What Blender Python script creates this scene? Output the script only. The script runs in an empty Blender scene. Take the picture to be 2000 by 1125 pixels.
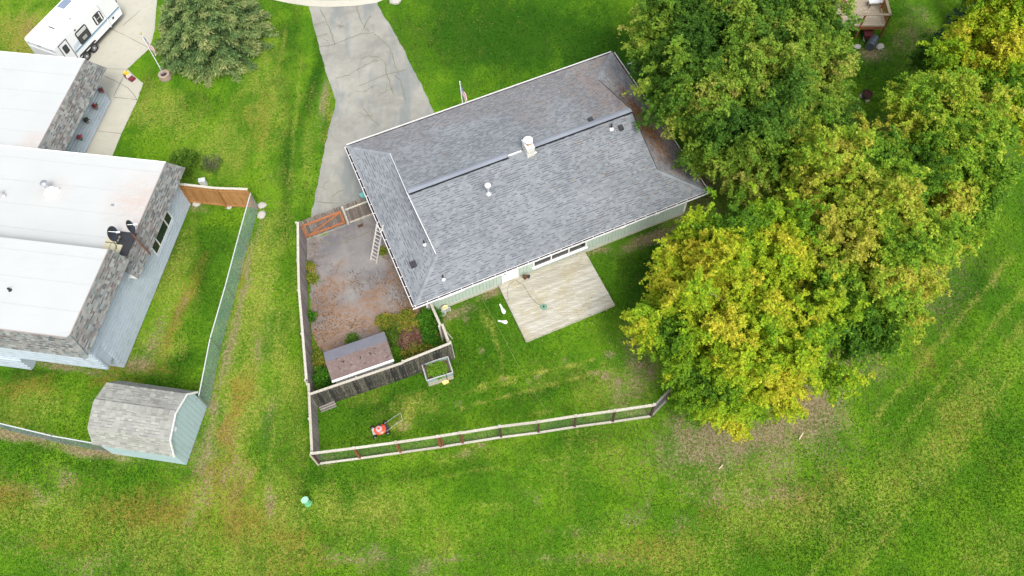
import bpy, math, random
import numpy as np
from mathutils import Vector, Matrix, noise
PI = math.pi
random.seed(7); rng = np.random.default_rng(7)
C = bpy.context.scene.collection
S = bpy.context.scene

# ---------------------------------------------------------------- camera, sky, sun, exposure
CAM_H = 40.0
TILT, ROLL, FPX = math.radians(29), math.radians(-4), 1600.0
_cr, _sr = math.cos(ROLL), math.sin(ROLL)
_F = Vector((0, math.sin(TILT), -math.cos(TILT))); _U = Vector((0, math.cos(TILT), math.sin(TILT))); _X = Vector((1, 0, 0))
cam_right = _cr*_X + _sr*_U
cam_up = -_sr*_X + _cr*_U
cd = bpy.data.cameras.new('camera'); cam = bpy.data.objects.new('camera', cd); C.objects.link(cam)
cd.sensor_width = 36; cd.lens = FPX/2000*36; cd.clip_start = 0.5; cd.clip_end = 2000
mw = Matrix.Identity(4)
for i in range(3):
    mw[i][0] = cam_right[i]; mw[i][1] = cam_up[i]; mw[i][2] = -_F[i]
mw[2][3] = CAM_H
cam.matrix_world = mw
S.camera = cam

SUN_EL, SUN_AZ = math.radians(55), math.radians(162)   # azimuth clockwise from +Y
w = bpy.data.worlds.new('World'); S.world = w; w.use_nodes = True
nt = w.node_tree; bg = nt.nodes['Background']
sky = nt.nodes.new('ShaderNodeTexSky'); sky.sky_type = 'NISHITA'; sky.sun_disc = False
sky.sun_elevation = SUN_EL; sky.sun_rotation = SUN_AZ
sky.air_density = 1.0; sky.dust_density = 3.0; sky.ozone_density = 1.0
hs = nt.nodes.new('ShaderNodeHueSaturation'); hs.inputs['Saturation'].default_value = 0.32
nt.links.new(sky.outputs[0], hs.inputs['Color']); nt.links.new(hs.outputs[0], bg.inputs[0])
bg.inputs[1].default_value = 0.15
sl = bpy.data.lights.new('sun', 'SUN'); sl.energy = 1.5; sl.angle = math.radians(18); sl.color = (1, .965, .9)
so = bpy.data.objects.new('sun', sl); C.objects.link(so)
sd = Vector((math.sin(SUN_AZ)*math.cos(SUN_EL), math.cos(SUN_AZ)*math.cos(SUN_EL), math.sin(SUN_EL)))
so.rotation_euler = sd.to_track_quat('Z', 'Y').to_euler(); so.location = (0, 0, 60)
S.view_settings.view_transform = 'Standard'; S.view_settings.look = 'None'
S.view_settings.gamma = 1; S.view_settings.use_curve_mapping = False
S.view_settings.exposure = 0.88
S.render.resolution_x = 1024; S.render.resolution_y = 576

# ---------------------------------------------------------------- surveying helpers (photo pixel -> place)
def ray(u, v):
    x, y = u-1000, -(v-562.5)
    return cam_right*x + cam_up*y + _F*FPX
def G(u, v, h=0.0):
    d = ray(u, v); t = (CAM_H-h)/(-d.z)
    return Vector((d.x*t, d.y*t, h))
def onplane(u, v, p, n):
    d = ray(u, v); t = (p.x*n.x+p.y*n.y)/(d.x*n.x+d.y*n.y)
    return Vector((d.x*t, d.y*t, CAM_H+d.z*t))
def to_px(X, Y, Z=0.0):
    q = (X, Y, Z-CAM_H)
    x = X; y = Y*_U.y + (Z-CAM_H)*_U.z; z = Y*_F.y + (Z-CAM_H)*_F.z
    x = x/z*FPX; y = y/z*FPX
    return 1000+_cr*x+_sr*y, 562.5-(-_sr*x+_cr*y)

# ---------------------------------------------------------------- node materials
def lerp(a, b, t): return a+(b-a)*t
class NT:
    def __init__(s, name):
        s.m = bpy.data.materials.new(name); s.m.use_nodes = True; s.t = s.m.node_tree
        s.b = s.t.nodes['Principled BSDF']; s.out = s.t.nodes['Material Output']
        s.pos = s.n('ShaderNodeNewGeometry')
    def n(s, kind, **kw):
        nd = s.t.nodes.new(kind)
        for k, v in kw.items(): setattr(nd, k, v)
        return nd
    def link(s, a, b): s.t.links.new(a, b)
    def inp(s, sock, v):
        if isinstance(v, bpy.types.NodeSocket): s.link(v, sock)
        else: sock.default_value = v
    def noise(s, scale, detail=4, rough=.55, stretch=None, vec=None, rot=0, dist=0):
        vec = vec or s.pos.outputs['Position']
        if stretch or rot:
            mp = s.n('ShaderNodeMapping'); s.link(vec, mp.inputs[0]); mp.inputs['Rotation'].default_value = (0, 0, rot)
            mp.inputs['Scale'].default_value = stretch or (1, 1, 1); vec = mp.outputs[0]
        nd = s.n('ShaderNodeTexNoise'); s.link(vec, nd.inputs['Vector'])
        nd.inputs['Scale'].default_value = scale; nd.inputs['Detail'].default_value = detail
        nd.inputs['Roughness'].default_value = rough; nd.inputs['Distortion'].default_value = dist
        return nd.outputs['Fac']
    def ramp(s, fac, stops, interp='LINEAR'):
        r = s.n('ShaderNodeValToRGB'); s.inp(r.inputs[0], fac); cr = r.color_ramp; cr.interpolation = interp
        while len(cr.elements) < len(stops): cr.elements.new(.5)
        for e, (p, c) in zip(cr.elements, stops):
            e.position = p
            e.color = (*c, 1) if isinstance(c, (tuple, list)) else (c, c, c, 1)
        return r.outputs[0]
    def mix(s, f, a, b, mode='MIX'):
        x = s.n('ShaderNodeMix', data_type='RGBA', blend_type=mode)
        s.inp(x.inputs[0], f)
        for sock, v in ((x.inputs[6], a), (x.inputs[7], b)):
            if isinstance(v, (tuple, list)): v = (*v, 1) if len(v) == 3 else v
            s.inp(sock, v)
        return x.outputs[2]
    def math(s, op, a, b=0.0, clamp=False):
        x = s.n('ShaderNodeMath', operation=op); x.use_clamp = clamp
        s.inp(x.inputs[0], a); s.inp(x.inputs[1], b); return x.outputs[0]
    def sep(s, c):
        x = s.n('ShaderNodeSeparateColor'); s.link(c, x.inputs[0]); return x.outputs
    def attr(s, name):
        x = s.n('ShaderNodeAttribute'); x.attribute_name = name; return x
    def rand(s):
        return s.math('FRACT', s.math('ADD', s.pos.outputs['Random Per Island'], s.n('ShaderNodeObjectInfo').outputs['Random']))
    def bump(s, h, dist=.02, strength=1):
        b = s.n('ShaderNodeBump'); s.inp(b.inputs['Height'], h); b.inputs['Distance'].default_value = dist
        b.inputs['Strength'].default_value = strength; s.link(b.outputs[0], s.b.inputs['Normal'])
    def done(s, col, rough=.8, metal=0, spec=.3):
        if isinstance(col, (tuple, list)): col = (*col, 1)
        s.inp(s.b.inputs['Base Color'], col); s.inp(s.b.inputs['Roughness'], rough)
        s.b.inputs['Metallic'].default_value = metal; s.b.inputs['Specular IOR Level'].default_value = spec
        return s.m
def simple(name, c, rough=.6, metal=0, spec=.4, var=.12, scale=3.0, dirt=None, fine=25):
    t = NT(name); a = t.noise(scale, 5); f = t.noise(fine, 3)
    lo = tuple(x*(1-var) for x in c); hi = tuple(min(.9, x*(1+var)) for x in c)
    col = t.mix(a, lo, hi); col = t.mix(t.math('MULTIPLY', f, .25), col, tuple(x*.7 for x in c))
    if dirt: col = t.mix(t.math('MULTIPLY', t.ramp(t.noise(scale*.7, 6, .65), [(.5, 0), (.72, 1)]), .6), col, dirt)
    t.bump(f, .004, .5)
    return t.done(col, rough, metal, spec)
def wood(name, cols, rough=.85, moss=None, rot=0, grain=(1, 1, 1), gs=9):
    t = NT(name); r = t.rand()
    base = t.ramp(r, [(i/(len(cols)-1), c) for i, c in enumerate(cols)])
    g = t.noise(gs, 6, .65, stretch=grain, rot=rot)
    col = t.mix(t.ramp(g, [(.35, .75), (.65, 0)]), base, tuple(x*.45 for x in cols[0]))
    col = t.mix(t.math('MULTIPLY', t.noise(40, 3), .3), col, tuple(min(.9, x*1.35) for x in cols[-1]))
    if moss:
        col = t.mix(t.ramp(t.noise(.9, 6, .7), [(.48, 0), (.68, .75)]), col, moss)
    t.bump(g, .006, .7)
    return t.done(col, rough, 0, .2)

# ---------------------------------------------------------------- meshes and objects
PM = {}
def tag(o, label=None, cat=None, group=None, kind=None):
    for k, v in (('label', label), ('category', cat), ('group', group), ('kind', kind)):
        if v: o[k] = v
    return o
def thing(name, label, cat, loc=(0, 0, 0), yaw=0.0, group=None):
    o = bpy.data.objects.new(name, None); C.objects.link(o); o.empty_display_size = .3
    o.location = loc; o.rotation_euler = (0, 0, yaw)
    PM[o.name] = Matrix.Translation(Vector(loc)) @ Matrix.Rotation(yaw, 4, 'Z')
    return tag(o, label, cat, group)
def pm(o): return PM.get(o.name, Matrix.Identity(4)) if o else Matrix.Identity(4)
class MB:
    def __init__(s): s.v = []; s.f = []; s.mi = []; s.at = []
    def add(s, vs, fs, mi=0, at=(0, 0)):
        k = len(s.v); s.v += [tuple(p) for p in vs]; s.f += [tuple(i+k for i in f) for f in fs]
        s.mi += [mi]*len(fs); s.at += [at]*len(vs); return s
    def box(s, lo, hi, mi=0, M=None):
        x0, y0, z0 = lo; x1, y1, z1 = hi
        vs = [Vector(p) for p in ((x0,y0,z0),(x1,y0,z0),(x1,y1,z0),(x0,y1,z0),(x0,y0,z1),(x1,y0,z1),(x1,y1,z1),(x0,y1,z1))]
        if M: vs = [M @ p for p in vs]
        return s.add(vs, [(3,2,1,0),(4,5,6,7),(0,1,5,4),(1,2,6,5),(2,3,7,6),(3,0,4,7)], mi)
    def bar(s, a, b, w, h, up=(0, 0, 1), mi=0):
        return s.box((-.5,-.5,-.5), (.5,.5,.5), mi, barM(a, b, w, h, up))
    def prism(s, poly, z0, z1, mi=0, M=None):
        n = len(poly)
        z0 = z0 if hasattr(z0, '__len__') else [z0]*n; z1 = z1 if hasattr(z1, '__len__') else [z1]*n
        vs = [Vector((p[0], p[1], z0[i])) for i, p in enumerate(poly)]+[Vector((p[0], p[1], z1[i])) for i, p in enumerate(poly)]
        if M: vs = [M @ p for p in vs]
        return s.add(vs, [tuple(range(n-1, -1, -1)), tuple(range(n, 2*n))]+[(i, (i+1) % n, n+(i+1) % n, n+i) for i in range(n)], mi)
    def tube(s, pts, r, n=8, mi=0, caps=True):
        pts = [Vector(p) for p in pts]; rs = r if hasattr(r, '__len__') else [r]*len(pts); k = len(s.v); vs = []
        for i, p in enumerate(pts):
            d = (pts[min(i+1, len(pts)-1)]-pts[max(i-1, 0)]).normalized()
            a = d.cross(Vector((0, 0, 1)) if abs(d.z) < .9 else Vector((1, 0, 0))).normalized(); b = d.cross(a)
            vs += [p+(a*math.cos(2*PI*j/n)+b*math.sin(2*PI*j/n))*rs[i] for j in range(n)]
        fs = [(i*n+j, i*n+(j+1) % n, (i+1)*n+(j+1) % n, (i+1)*n+j) for i in range(len(pts)-1) for j in range(n)]
        if caps: fs += [tuple(range(n)), tuple(range((len(pts)-1)*n+n-1, (len(pts)-1)*n-1, -1))]
        return s.add(vs, fs, mi)
    def lathe(s, prof, c=(0, 0, 0), n=16, mi=0, M=None, sx=1, sy=1):
        vs = [Vector((c[0]+r*math.cos(2*PI*j/n)*sx, c[1]+r*math.sin(2*PI*j/n)*sy, c[2]+z)) for r, z in prof for j in range(n)]
        if M: vs = [M @ p for p in vs]
        fs = [(i*n+j, i*n+(j+1) % n, (i+1)*n+(j+1) % n, (i+1)*n+j) for i in range(len(prof)-1) for j in range(n)]
        fs += [tuple(range(n-1, -1, -1)), tuple(range((len(prof)-1)*n, len(prof)*n))]
        return s.add(vs, fs, mi)
    def mesh(s, name, mats):
        me = bpy.data.meshes.new(name); me.from_pydata(s.v, [], s.f)
        for m in mats: me.materials.append(m)
        if len(mats) > 1: me.polygons.foreach_set('material_index', s.mi)
        if any(a != (0, 0) for a in s.at):
            ca = me.attributes.new('stain', 'FLOAT_COLOR', 'POINT')
            ca.data.foreach_set('color', np.array([(a[0], a[1], 0, 1) for a in s.at], 'f').ravel())
        me.update(); return me
    def build(s, name, mat, parent=None, world=False, label=None, kind=None, cat=None, group=None, smooth=False):
        if world and parent:
            inv = pm(parent).inverted(); s.v = [tuple(inv @ Vector(p)) for p in s.v]
        me = s.mesh(name, mat if isinstance(mat, (list, tuple)) else [mat])
        if smooth: me.polygons.foreach_set('use_smooth', [True]*len(me.polygons))
        o = bpy.data.objects.new(name, me); C.objects.link(o); o.parent = parent
        return tag(o, label, cat, group, kind)
def barM(a, b, w, h, up=(0, 0, 1)):
    a, b = Vector(a), Vector(b); x = (b-a); L = x.length; x = x/L; up = Vector(up)
    if abs(x.dot(up)) > .98: up = Vector((1, 0, 0)) if abs(x.x) < .9 else Vector((0, 1, 0))
    y = up.cross(x).normalized(); z = x.cross(y); M = Matrix.Identity(4)
    for i in range(3): M[i][0] = x[i]*L; M[i][1] = y[i]*w; M[i][2] = z[i]*h; M[i][3] = (a[i]+b[i])/2
    return M
_cubes = {}
def cube_mesh(mat):
    if mat.name not in _cubes:
        _cubes[mat.name] = MB().box((-.5,-.5,-.5), (.5,.5,.5)).mesh('block', [mat])
    return _cubes[mat.name]
def piece(name, mesh, M, parent, world=True, **kw):
    o = bpy.data.objects.new(name, mesh); C.objects.link(o)
    o.parent = parent; o.matrix_basis = (pm(parent).inverted() @ M) if (world and parent) else M
    return tag(o, **kw)
def bar(name, a, b, wd, ht, mat, parent, up=(0, 0, 1), world=True, **kw):
    return piece(name, cube_mesh(mat), barM(a, b, wd, ht, up), parent, world, **kw)
def blk(name, lo, hi, mat, parent, **kw):       # axis aligned in the parent's frame
    M = Matrix.Translation([(lo[i]+hi[i])/2 for i in range(3)]) @ Matrix.Diagonal([hi[i]-lo[i] for i in range(3)]+[1])
    return piece(name, cube_mesh(mat), M, parent, False, **kw)
def sheet(name, pts, z, mat, parent=None, kind='structure', **kw):
    m = MB(); m.add([(p[0], p[1], z) for p in pts], [tuple(range(len(pts)))])
    o = m.build(name, mat, parent, **kw)
    if kind: o['kind'] = kind
    return o
def smooth_poly(pts, it=2):
    for _ in range(it):
        q = []
        for i in range(len(pts)):
            a, b = pts[i], pts[(i+1) % len(pts)]; q += [a*.75+b*.25, a*.25+b*.75]
        pts = q
    return pts

def clip_poly(poly, clip):
    out = list(poly)
    for i in range(len(clip)):
        a, b = clip[i], clip[(i+1) % len(clip)]; ex, ey = b[0]-a[0], b[1]-a[1]; inp = out; out = []
        if not inp: return []
        side = lambda p: ex*(p[1]-a[1])-ey*(p[0]-a[0])
        for j in range(len(inp)):
            p, q = inp[j], inp[(j+1) % len(inp)]; sp, sq = side(p), side(q)
            if sp >= 0: out.append(p)
            if (sp >= 0) != (sq >= 0):
                t = sp/(sp-sq); out.append((p[0]+(q[0]-p[0])*t, p[1]+(q[1]-p[1])*t))
    return out
class Shingles:
    """courses of single tabs laid on sloped faces; the nearest tabs become parts, the rest one joined part"""
    def __init__(s, parent, mat, course=.127, width=.3, thick=(.006, .022), n_single=285, line=None, lineh=.3):
        s.parent, s.mat, s.course, s.width, s.thick, s.n = parent, [mat]+([line] if line else []), course, width, thick, n_single; s.line = line; s.lh = lineh
        s.rest = MB(); s.cand = []
    def face(s, o, x, y, polys, stain=None, phase=0):   # o origin at eave, x along eave, y up the slope (unit vectors)
        o, x, y = Vector(o), Vector(x).normalized(), Vector(y).normalized(); nrm = x.cross(y)
        T = pm(s.parent)
        for poly in polys:
            xs = [p[0] for p in poly]; ys = [p[1] for p in poly]
            r0 = int(math.floor((min(ys)+1e-6)/s.course)); r1 = int(math.ceil(max(ys)/s.course))
            for r in range(r0, r1):
                rr = random.Random(r*7919+phase); X = min(xs)-rr.random()*s.width*1.3
                while X < max(xs):
                    dk = bool(s.line) and rr.random() < .5; wd = s.width*(rr.uniform(.55, .85) if dk else rr.uniform(.7, 1.3)); th = rr.uniform(*s.thick); y0 = r*s.course+rr.uniform(-.005, .005); y1 = y0+s.course*1.12
                    rect = [(X, y0), (X+wd-.004, y0), (X+wd-.004, y1), (X, y1)]
                    X += wd
                    cp = clip_poly(rect, poly)
                    if len(cp) < 3: continue
                    full = len(cp) == 4 and abs(sum(cp[i][0]*cp[(i+1) % 4][1]-cp[(i+1) % 4][0]*cp[i][1] for i in range(4))/2-(wd-.004)*(y1-y0)) < 1e-5
                    cx = sum(p[0] for p in cp)/len(cp); cy = sum(p[1] for p in cp)/len(cp); cw = T @ (o+x*cx+y*cy)
                    st = stain(o+x*cx+y*cy) if stain else (0, 0)
                    if full and st[0]+st[1] < .02:
                        M = Matrix.Identity(4)
                        for i in range(3):
                            M[i][0] = x[i]*(wd-.004); M[i][1] = y[i]*(y1-y0); M[i][2] = nrm[i]*th; M[i][3] = (o+x*rect[0][0]+y*y0)[i]
                        s.cand.append(((cw-Vector((0, 0, CAM_H))).length, M, dk))
                        continue
                    n = len(cp); vs = [o+x*p[0]+y*p[1]+nrm*.001 for p in cp]+[o+x*p[0]+y*p[1]+nrm*(.003+th*max(0, 1-(p[1]-y0)/(y1-y0))) for p in cp]
                    s.rest.add(vs, [tuple(range(n, 2*n))]+[(i, (i+1) % n, n+(i+1) % n, n+i) for i in range(n)], 0, st)
                    if dk and full: s.strip(s.rest, [o+x*p[0]+y*p[1]+nrm*(.003+th*max(0, 1-(p[1]-y0)/(y1-y0))) for p in cp], st)
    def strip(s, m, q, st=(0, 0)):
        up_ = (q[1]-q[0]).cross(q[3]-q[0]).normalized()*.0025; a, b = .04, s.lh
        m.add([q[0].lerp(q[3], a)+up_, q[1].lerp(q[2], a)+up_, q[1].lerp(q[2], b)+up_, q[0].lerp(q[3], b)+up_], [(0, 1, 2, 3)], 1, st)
    UV = [(0,0,.001),(1,0,.001),(1,1,.001),(0,1,.001),(0,0,1.15),(1,0,1.15),(1,1,.15),(0,1,.15)]
    UF = [(4,5,6,7),(0,1,5,4),(1,2,6,5),(2,3,7,6),(3,0,4,7)]
    def finish(s):
        s.cand.sort(key=lambda c: c[0]); me = MB().add(s.UV, s.UF).mesh('shingle', s.mat)
        m2 = MB().add(s.UV, s.UF); m2.add([(0, .04, 1.27), (1, .04, 1.27), (1, s.lh, .98), (0, s.lh, .98)], [(0, 1, 2, 3)], 1); m2 = m2.mesh('shingle', s.mat)
        for _, M, dk in s.cand[:s.n]: piece('shingle', m2 if dk else me, M, s.parent, False)
        for _, M, dk in s.cand[s.n:]:
            q = [M @ Vector(p) for p in s.UV]; s.rest.add(q, s.UF)
            if dk: s.strip(s.rest, q[4:])
        if s.rest.v: s.rest.build('shingle_courses', s.mat, s.parent, kind='stuff')

# ---------------------------------------------------------------- materials
def shingle_mat(name, tones, stain=(.185, .165, .16), orange=(.32, .12, .03)):
    t = NT(name); r = t.rand()
    col = t.ramp(r, [(i/(len(tones)-1), c) for i, c in enumerate(tones)])
    g = t.noise(90, 2); col = t.mix(t.math('MULTIPLY', g, .45), col, tuple(x*.55 for x in tones[0]))
    big = t.noise(.5, 5, .6); col = t.mix(t.ramp(big, [(.4, 0), (.7, .3)]), col, tuple(min(1, x*1.45) for x in tones[-1]))
    at = t.sep(t.attr('stain').outputs['Color'])
    n1 = t.noise(3.5, 6, .7)
    col = t.mix(t.math('MULTIPLY', at[0], t.ramp(n1, [(.25, .35), (.7, 1)]), True), col, stain)
    n2 = t.noise(6, 6, .75)
    col = t.mix(t.math('MULTIPLY', at[1], t.ramp(n2, [(.35, .0), (.6, 1)]), True), col, orange)
    t.bump(g, .004, .6)
    return t.done(col, .92, 0, .2)
M_roof = shingle_mat('slate_grey_shingle', [(.170, .186, .202), (.215, .232, .248), (.258, .275, .292), (.185, .20, .216), (.235, .25, .266)])
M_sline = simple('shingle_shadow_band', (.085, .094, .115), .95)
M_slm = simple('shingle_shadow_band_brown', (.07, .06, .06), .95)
M_mans = shingle_mat('mixed_grey_shingle', [(.09, .10, .10), (.20, .19, .17), (.30, .31, .29), (.16, .125, .12), (.25, .27, .26), (.13, .15, .15)])
M_shed = shingle_mat('pale_grey_shingle', [(.20, .20, .18), (.33, .33, .30), (.26, .25, .24), (.38, .38, .34), (.29, .30, .27)])
M_ply = simple('roof_underlay', (.07, .07, .08), .9)
M_white = simple('white_paint', (.78, .78, .78), .45, var=.04, dirt=(.6, .58, .52))
M_sage = simple('sage_siding', (.42, .50, .43), .7, var=.06, dirt=(.33, .36, .30))
M_blueside = simple('pale_blue_siding', (.45, .515, .585), .65, var=.05, dirt=(.28, .33, .36))
M_shedside = simple('shed_blue_siding', (.40, .52, .54), .65, var=.05, dirt=(.32, .40, .40))
M_dark = simple('dark_metal', (.03, .03, .035), .5)
M_black = simple('black_plastic', (.015, .017, .02), .4)
M_gutter = simple('dark_gutter_bed', (.035, .025, .03), .9)  # even dark colour for the inside of the gutter trough
M_metal = simple('galvanised_metal', (.5, .52, .54), .35, .8)
M_alu = simple('aluminium', (.62, .62, .64), .4, .5)
M_rust = simple('rusty_metal', (.14, .06, .03), .85, var=.4)
M_glass = NT('window_glass').done((.02, .025, .03), .06, 0, .8)
def membrane():
    t = NT('white_roof_membrane'); a = t.noise(.35, 6, .6); b = t.noise(2.2, 6, .7, stretch=(.25, 1, 1), rot=.2)
    col = t.mix(t.ramp(a, [(.35, 0), (.7, .35)]), (.455, .47, .465), (.38, .40, .40))
    col = t.mix(t.ramp(b, [(.56, 0), (.8, .3)]), col, (.32, .34, .335))
    at = t.sep(t.attr('stain').outputs['Color'])
    col = t.mix(t.math('MULTIPLY', at[0], t.ramp(t.noise(4, 6, .75), [(.3, .1), (.62, 1)]), True), col, (.44, .32, .26))
    t.bump(b, .01, .4); return t.done(col, .75, 0, .25)
M_membrane = membrane()
M_deck = wood('weathered_deck_board', [(.36, .33, .26), (.48, .455, .38), (.57, .55, .49)], grain=(.5, 9, 1), rot=-.35, gs=3, moss=(.34, .29, .15))
M_fence = wood('grey_fence_plank', [(.18, .155, .155), (.28, .245, .24), (.36, .32, .30)], grain=(3, 3, .35), gs=8)
M_rail = wood('sunbleached_rail', [(.42, .38, .31), (.58, .55, .47)], gs=14)
M_blackf = wood('blackened_fence_plank', [(.025, .025, .022), (.07, .06, .055), (.13, .12, .09), (.035, .033, .032), (.18, .165, .12), (.03, .03, .035)], grain=(2, 2, .8), gs=5)
M_orange = wood('orange_stained_wood', [(.36, .135, .06), (.46, .18, .08)], gs=12)
M_gatep = wood('brown_gate_plank', [(.12, .085, .07), (.20, .15, .13), (.29, .26, .22)], gs=10)
M_cedar = wood('cedar_fence_board', [(.42, .21, .08), (.52, .28, .11), (.32, .15, .05)], gs=6, grain=(3, 3, .4))
M_brownpost = wood('brown_post', [(.15, .06, .03), (.26, .10, .045)], gs=10)
M_darkpost = wood('dark_post', [(.06, .035, .03), (.10, .055, .045)], gs=10)
M_bark = simple('tree_bark', (.20, .17, .14), .95, var=.4)
M_earth = simple('bare_soil', (.10, .07, .045), 1, var=.3)
M_flag = [simple('flag_red', (.35, .03, .05), .8), simple('flag_white', (.75, .73, .75), .8), simple('flag_blue', (.05, .08, .22), .8)]

# ---------------------------------------------------------------- ground
def value_noise(X, Y, sc, seed):
    r = np.random.default_rng(seed).random((64, 64)); x = X*sc+500; y = Y*sc+500
    i = np.floor(x).astype(int); j = np.floor(y).astype(int); fx = x-i; fy = y-j
    fx = fx*fx*(3-2*fx); fy = fy*fy*(3-2*fy); g = lambda a, b: r[a % 64, b % 64]
    return (g(i, j)*(1-fx)+g(i+1, j)*fx)*(1-fy)+(g(i, j+1)*(1-fx)+g(i+1, j+1)*fx)*fy
def fbm(X, Y, sc, seed, o=4):
    return sum(value_noise(X, Y, sc*2**k, seed+k)*.5**k for k in range(o))/sum(.5**k for k in range(o))
# (u, v, ru, rv, rotation deg, strength) on the ground as seen in the photo
DRY = [(520,180,60,160,0,.45),(300,210,70,60,0,.5),(430,300,90,90,0,.45),(500,560,40,230,15,.6),(470,800,60,160,5,.7),(560,700,35,180,-5,.5),
 (100,1000,200,80,0,.45),(300,1040,160,90,0,.5),(520,1020,120,120,0,.6),(700,1000,160,60,0,.55),(860,1060,120,60,0,.4),(960,1010,60,30,0,.4),(640,240,25,100,0,.5),(330,560,50,80,0,.5),(60,800,120,50,0,.5),
 (300,670,90,40,0,.5),(350,500,40,70,0,.45),(690,760,80,25,-10,.35),(800,800,50,25,0,.6),(780,828,28,12,0,.9),(900,880,150,20,-8,.4),(1100,730,140,40,-10,.3),(1180,760,90,50,0,.4),
 (1150,900,150,60,0,.3),(1560,1000,260,60,-15,.5),(1300,1080,250,60,0,.45),(1870,830,60,260,38,.5),(1950,1080,90,80,0,.4),(1740,960,70,160,38,.45),(60,70,90,70,0,.75),(20,160,60,60,0,.4),(840,70,120,80,0,.15),(1800,120,60,100,0,.3),
 (960,650,8,70,-25,.6),(340,230,80,50,0,.5),(400,980,80,40,0,.6),(450,1100,200,40,0,.5),(1450,960,140,60,0,.45),(590,860,30,60,0,.35),(370,440,40,40,0,.3),(500,180,20,160,4,.4),(600,300,16,120,4,.4)]
DIRT = [(1440,850,170,55,-10,.8),(1380,890,110,50,-15,.65),(1500,960,130,40,-10,.45),(1040,960,20,20,0,.4),(525,980,14,40,0,.6),(525,820,14,60,5,.5),(380,1000,12,50,25,.5),(505,690,16,40,0,.45),(450,700,8,60,20,.5),(1390,960,60,25,0,.5),(1130,1090,120,14,0,.4),(1185,690,10,8,0,.7),(1160,730,14,8,0,.7),(1210,745,8,10,0,.8),(1252,712,10,8,0,.9),(1268,725,8,12,0,.9),(1175,738,6,12,0,.8),(1100,705,7,7,0,.6),(1047,735,6,5,0,.7),(1030,744,6,5,0,.6),(1028,745,5,4,0,.5),(985,741,5,4,0,.6),(938,685,7,6,0,.8),(912,622,12,10,0,.5),(895,788,6,5,0,.8),(943,872,9,5,0,.9),(1570,800,80,90,35,.85),(1620,720,60,50,0,.8),(1250,700,60,70,0,.55),(1230,760,50,60,0,.5),(1180,740,30,20,0,.5),(1660,700,90,50,30,.6),(1500,900,80,40,0,.55),
 (630,190,9,50,6,.7),(400,860,30,90,25,.55),(400,960,25,60,20,.5),(520,640,18,160,2,.28),(120,920,60,25,0,.5),(60,960,60,25,5,.45),(30,850,120,14,8,.9),(180,882,90,12,10,.9),(300,660,18,70,25,.5),(270,710,40,18,0,.7),(120,715,90,12,8,.7),
 (700,1090,90,25,0,.5),(880,1110,40,20,0,.6),(820,1110,40,20,0,.5),(1240,1000,60,20,-20,.4),(1330,1020,50,20,-20,.4),(450,900,30,100,10,.45),(1350,430,60,40,-20,.85),(1270,465,80,14,-20,.8),(1170,492,30,9,-20,.7),(960,575,28,10,-20,.85),(880,612,50,14,-20,.7),(860,640,16,30,0,.6),
 (475,585,10,190,12,.65),(440,700,9,120,12,.6),(417,795,14,25,0,.7),(350,600,10,60,22,.45),(380,405,40,8,10,.5),(1380,350,40,60,0,.8),(1480,250,140,120,0,.55),(1650,250,80,80,0,.3),(1790,60,40,90,0,.45),(1800,200,60,60,0,.25),(1700,105,45,18,0,.7),(1690,260,100,60,0,.35),
 (788,829,24,10,0,.5),(905,886,22,7,-8,.6),(1120,1040,80,12,0,.3),(160,1100,120,30,0,.35),(20,1060,60,30,0,.3),(1500,600,180,150,0,.6),(1750,500,180,160,0,.5),(1900,200,120,160,0,.5),(640,900,16,14,0,.5),(1640,870,60,90,35,.35),(60,50,60,50,0,.35),(420,320,14,12,0,.4)]
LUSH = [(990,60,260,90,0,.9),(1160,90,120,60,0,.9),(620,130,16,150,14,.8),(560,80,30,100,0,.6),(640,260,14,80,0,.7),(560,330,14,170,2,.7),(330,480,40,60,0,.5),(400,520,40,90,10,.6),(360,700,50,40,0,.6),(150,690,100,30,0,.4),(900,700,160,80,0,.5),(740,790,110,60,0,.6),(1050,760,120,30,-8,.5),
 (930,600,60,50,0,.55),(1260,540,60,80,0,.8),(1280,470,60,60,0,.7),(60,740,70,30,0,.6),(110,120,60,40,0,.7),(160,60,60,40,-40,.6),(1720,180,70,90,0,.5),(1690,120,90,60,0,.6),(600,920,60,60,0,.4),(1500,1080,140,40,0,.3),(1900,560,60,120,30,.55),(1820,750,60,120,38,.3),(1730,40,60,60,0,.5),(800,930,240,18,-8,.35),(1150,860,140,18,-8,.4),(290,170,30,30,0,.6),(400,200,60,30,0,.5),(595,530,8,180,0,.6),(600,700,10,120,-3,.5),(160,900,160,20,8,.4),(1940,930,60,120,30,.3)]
RUST = [(300,1000,150,60,0,.7),(430,940,60,80,0,.75),(450,1010,110,50,0,.65),(455,830,24,120,18,.85),(350,600,14,110,25,.85),(240,712,110,16,5,.8),(60,770,80,25,0,.6),(220,740,70,25,0,.6),(20,970,45,35,0,.7),(560,1050,110,35,0,.55),(1280,1060,70,45,0,.45),(60,60,80,50,0,.6),(500,240,40,90,0,.4),(620,1100,140,30,0,.45),(1380,990,60,40,0,.5),(1560,960,120,40,-20,.5),(1800,700,60,60,0,.35),(470,560,14,120,12,.5),(150,930,90,20,5,.4),(1880,830,40,80,38,.35),(120,1060,140,30,0,.45),(1200,1090,90,20,0,.45),(1680,720,40,40,0,.5)]
TRACKS = [((1560,1150),(2010,620)),((1640,1160),(2040,660)),((1700,830),(1980,500)),((1760,840),(2040,520))]
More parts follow.
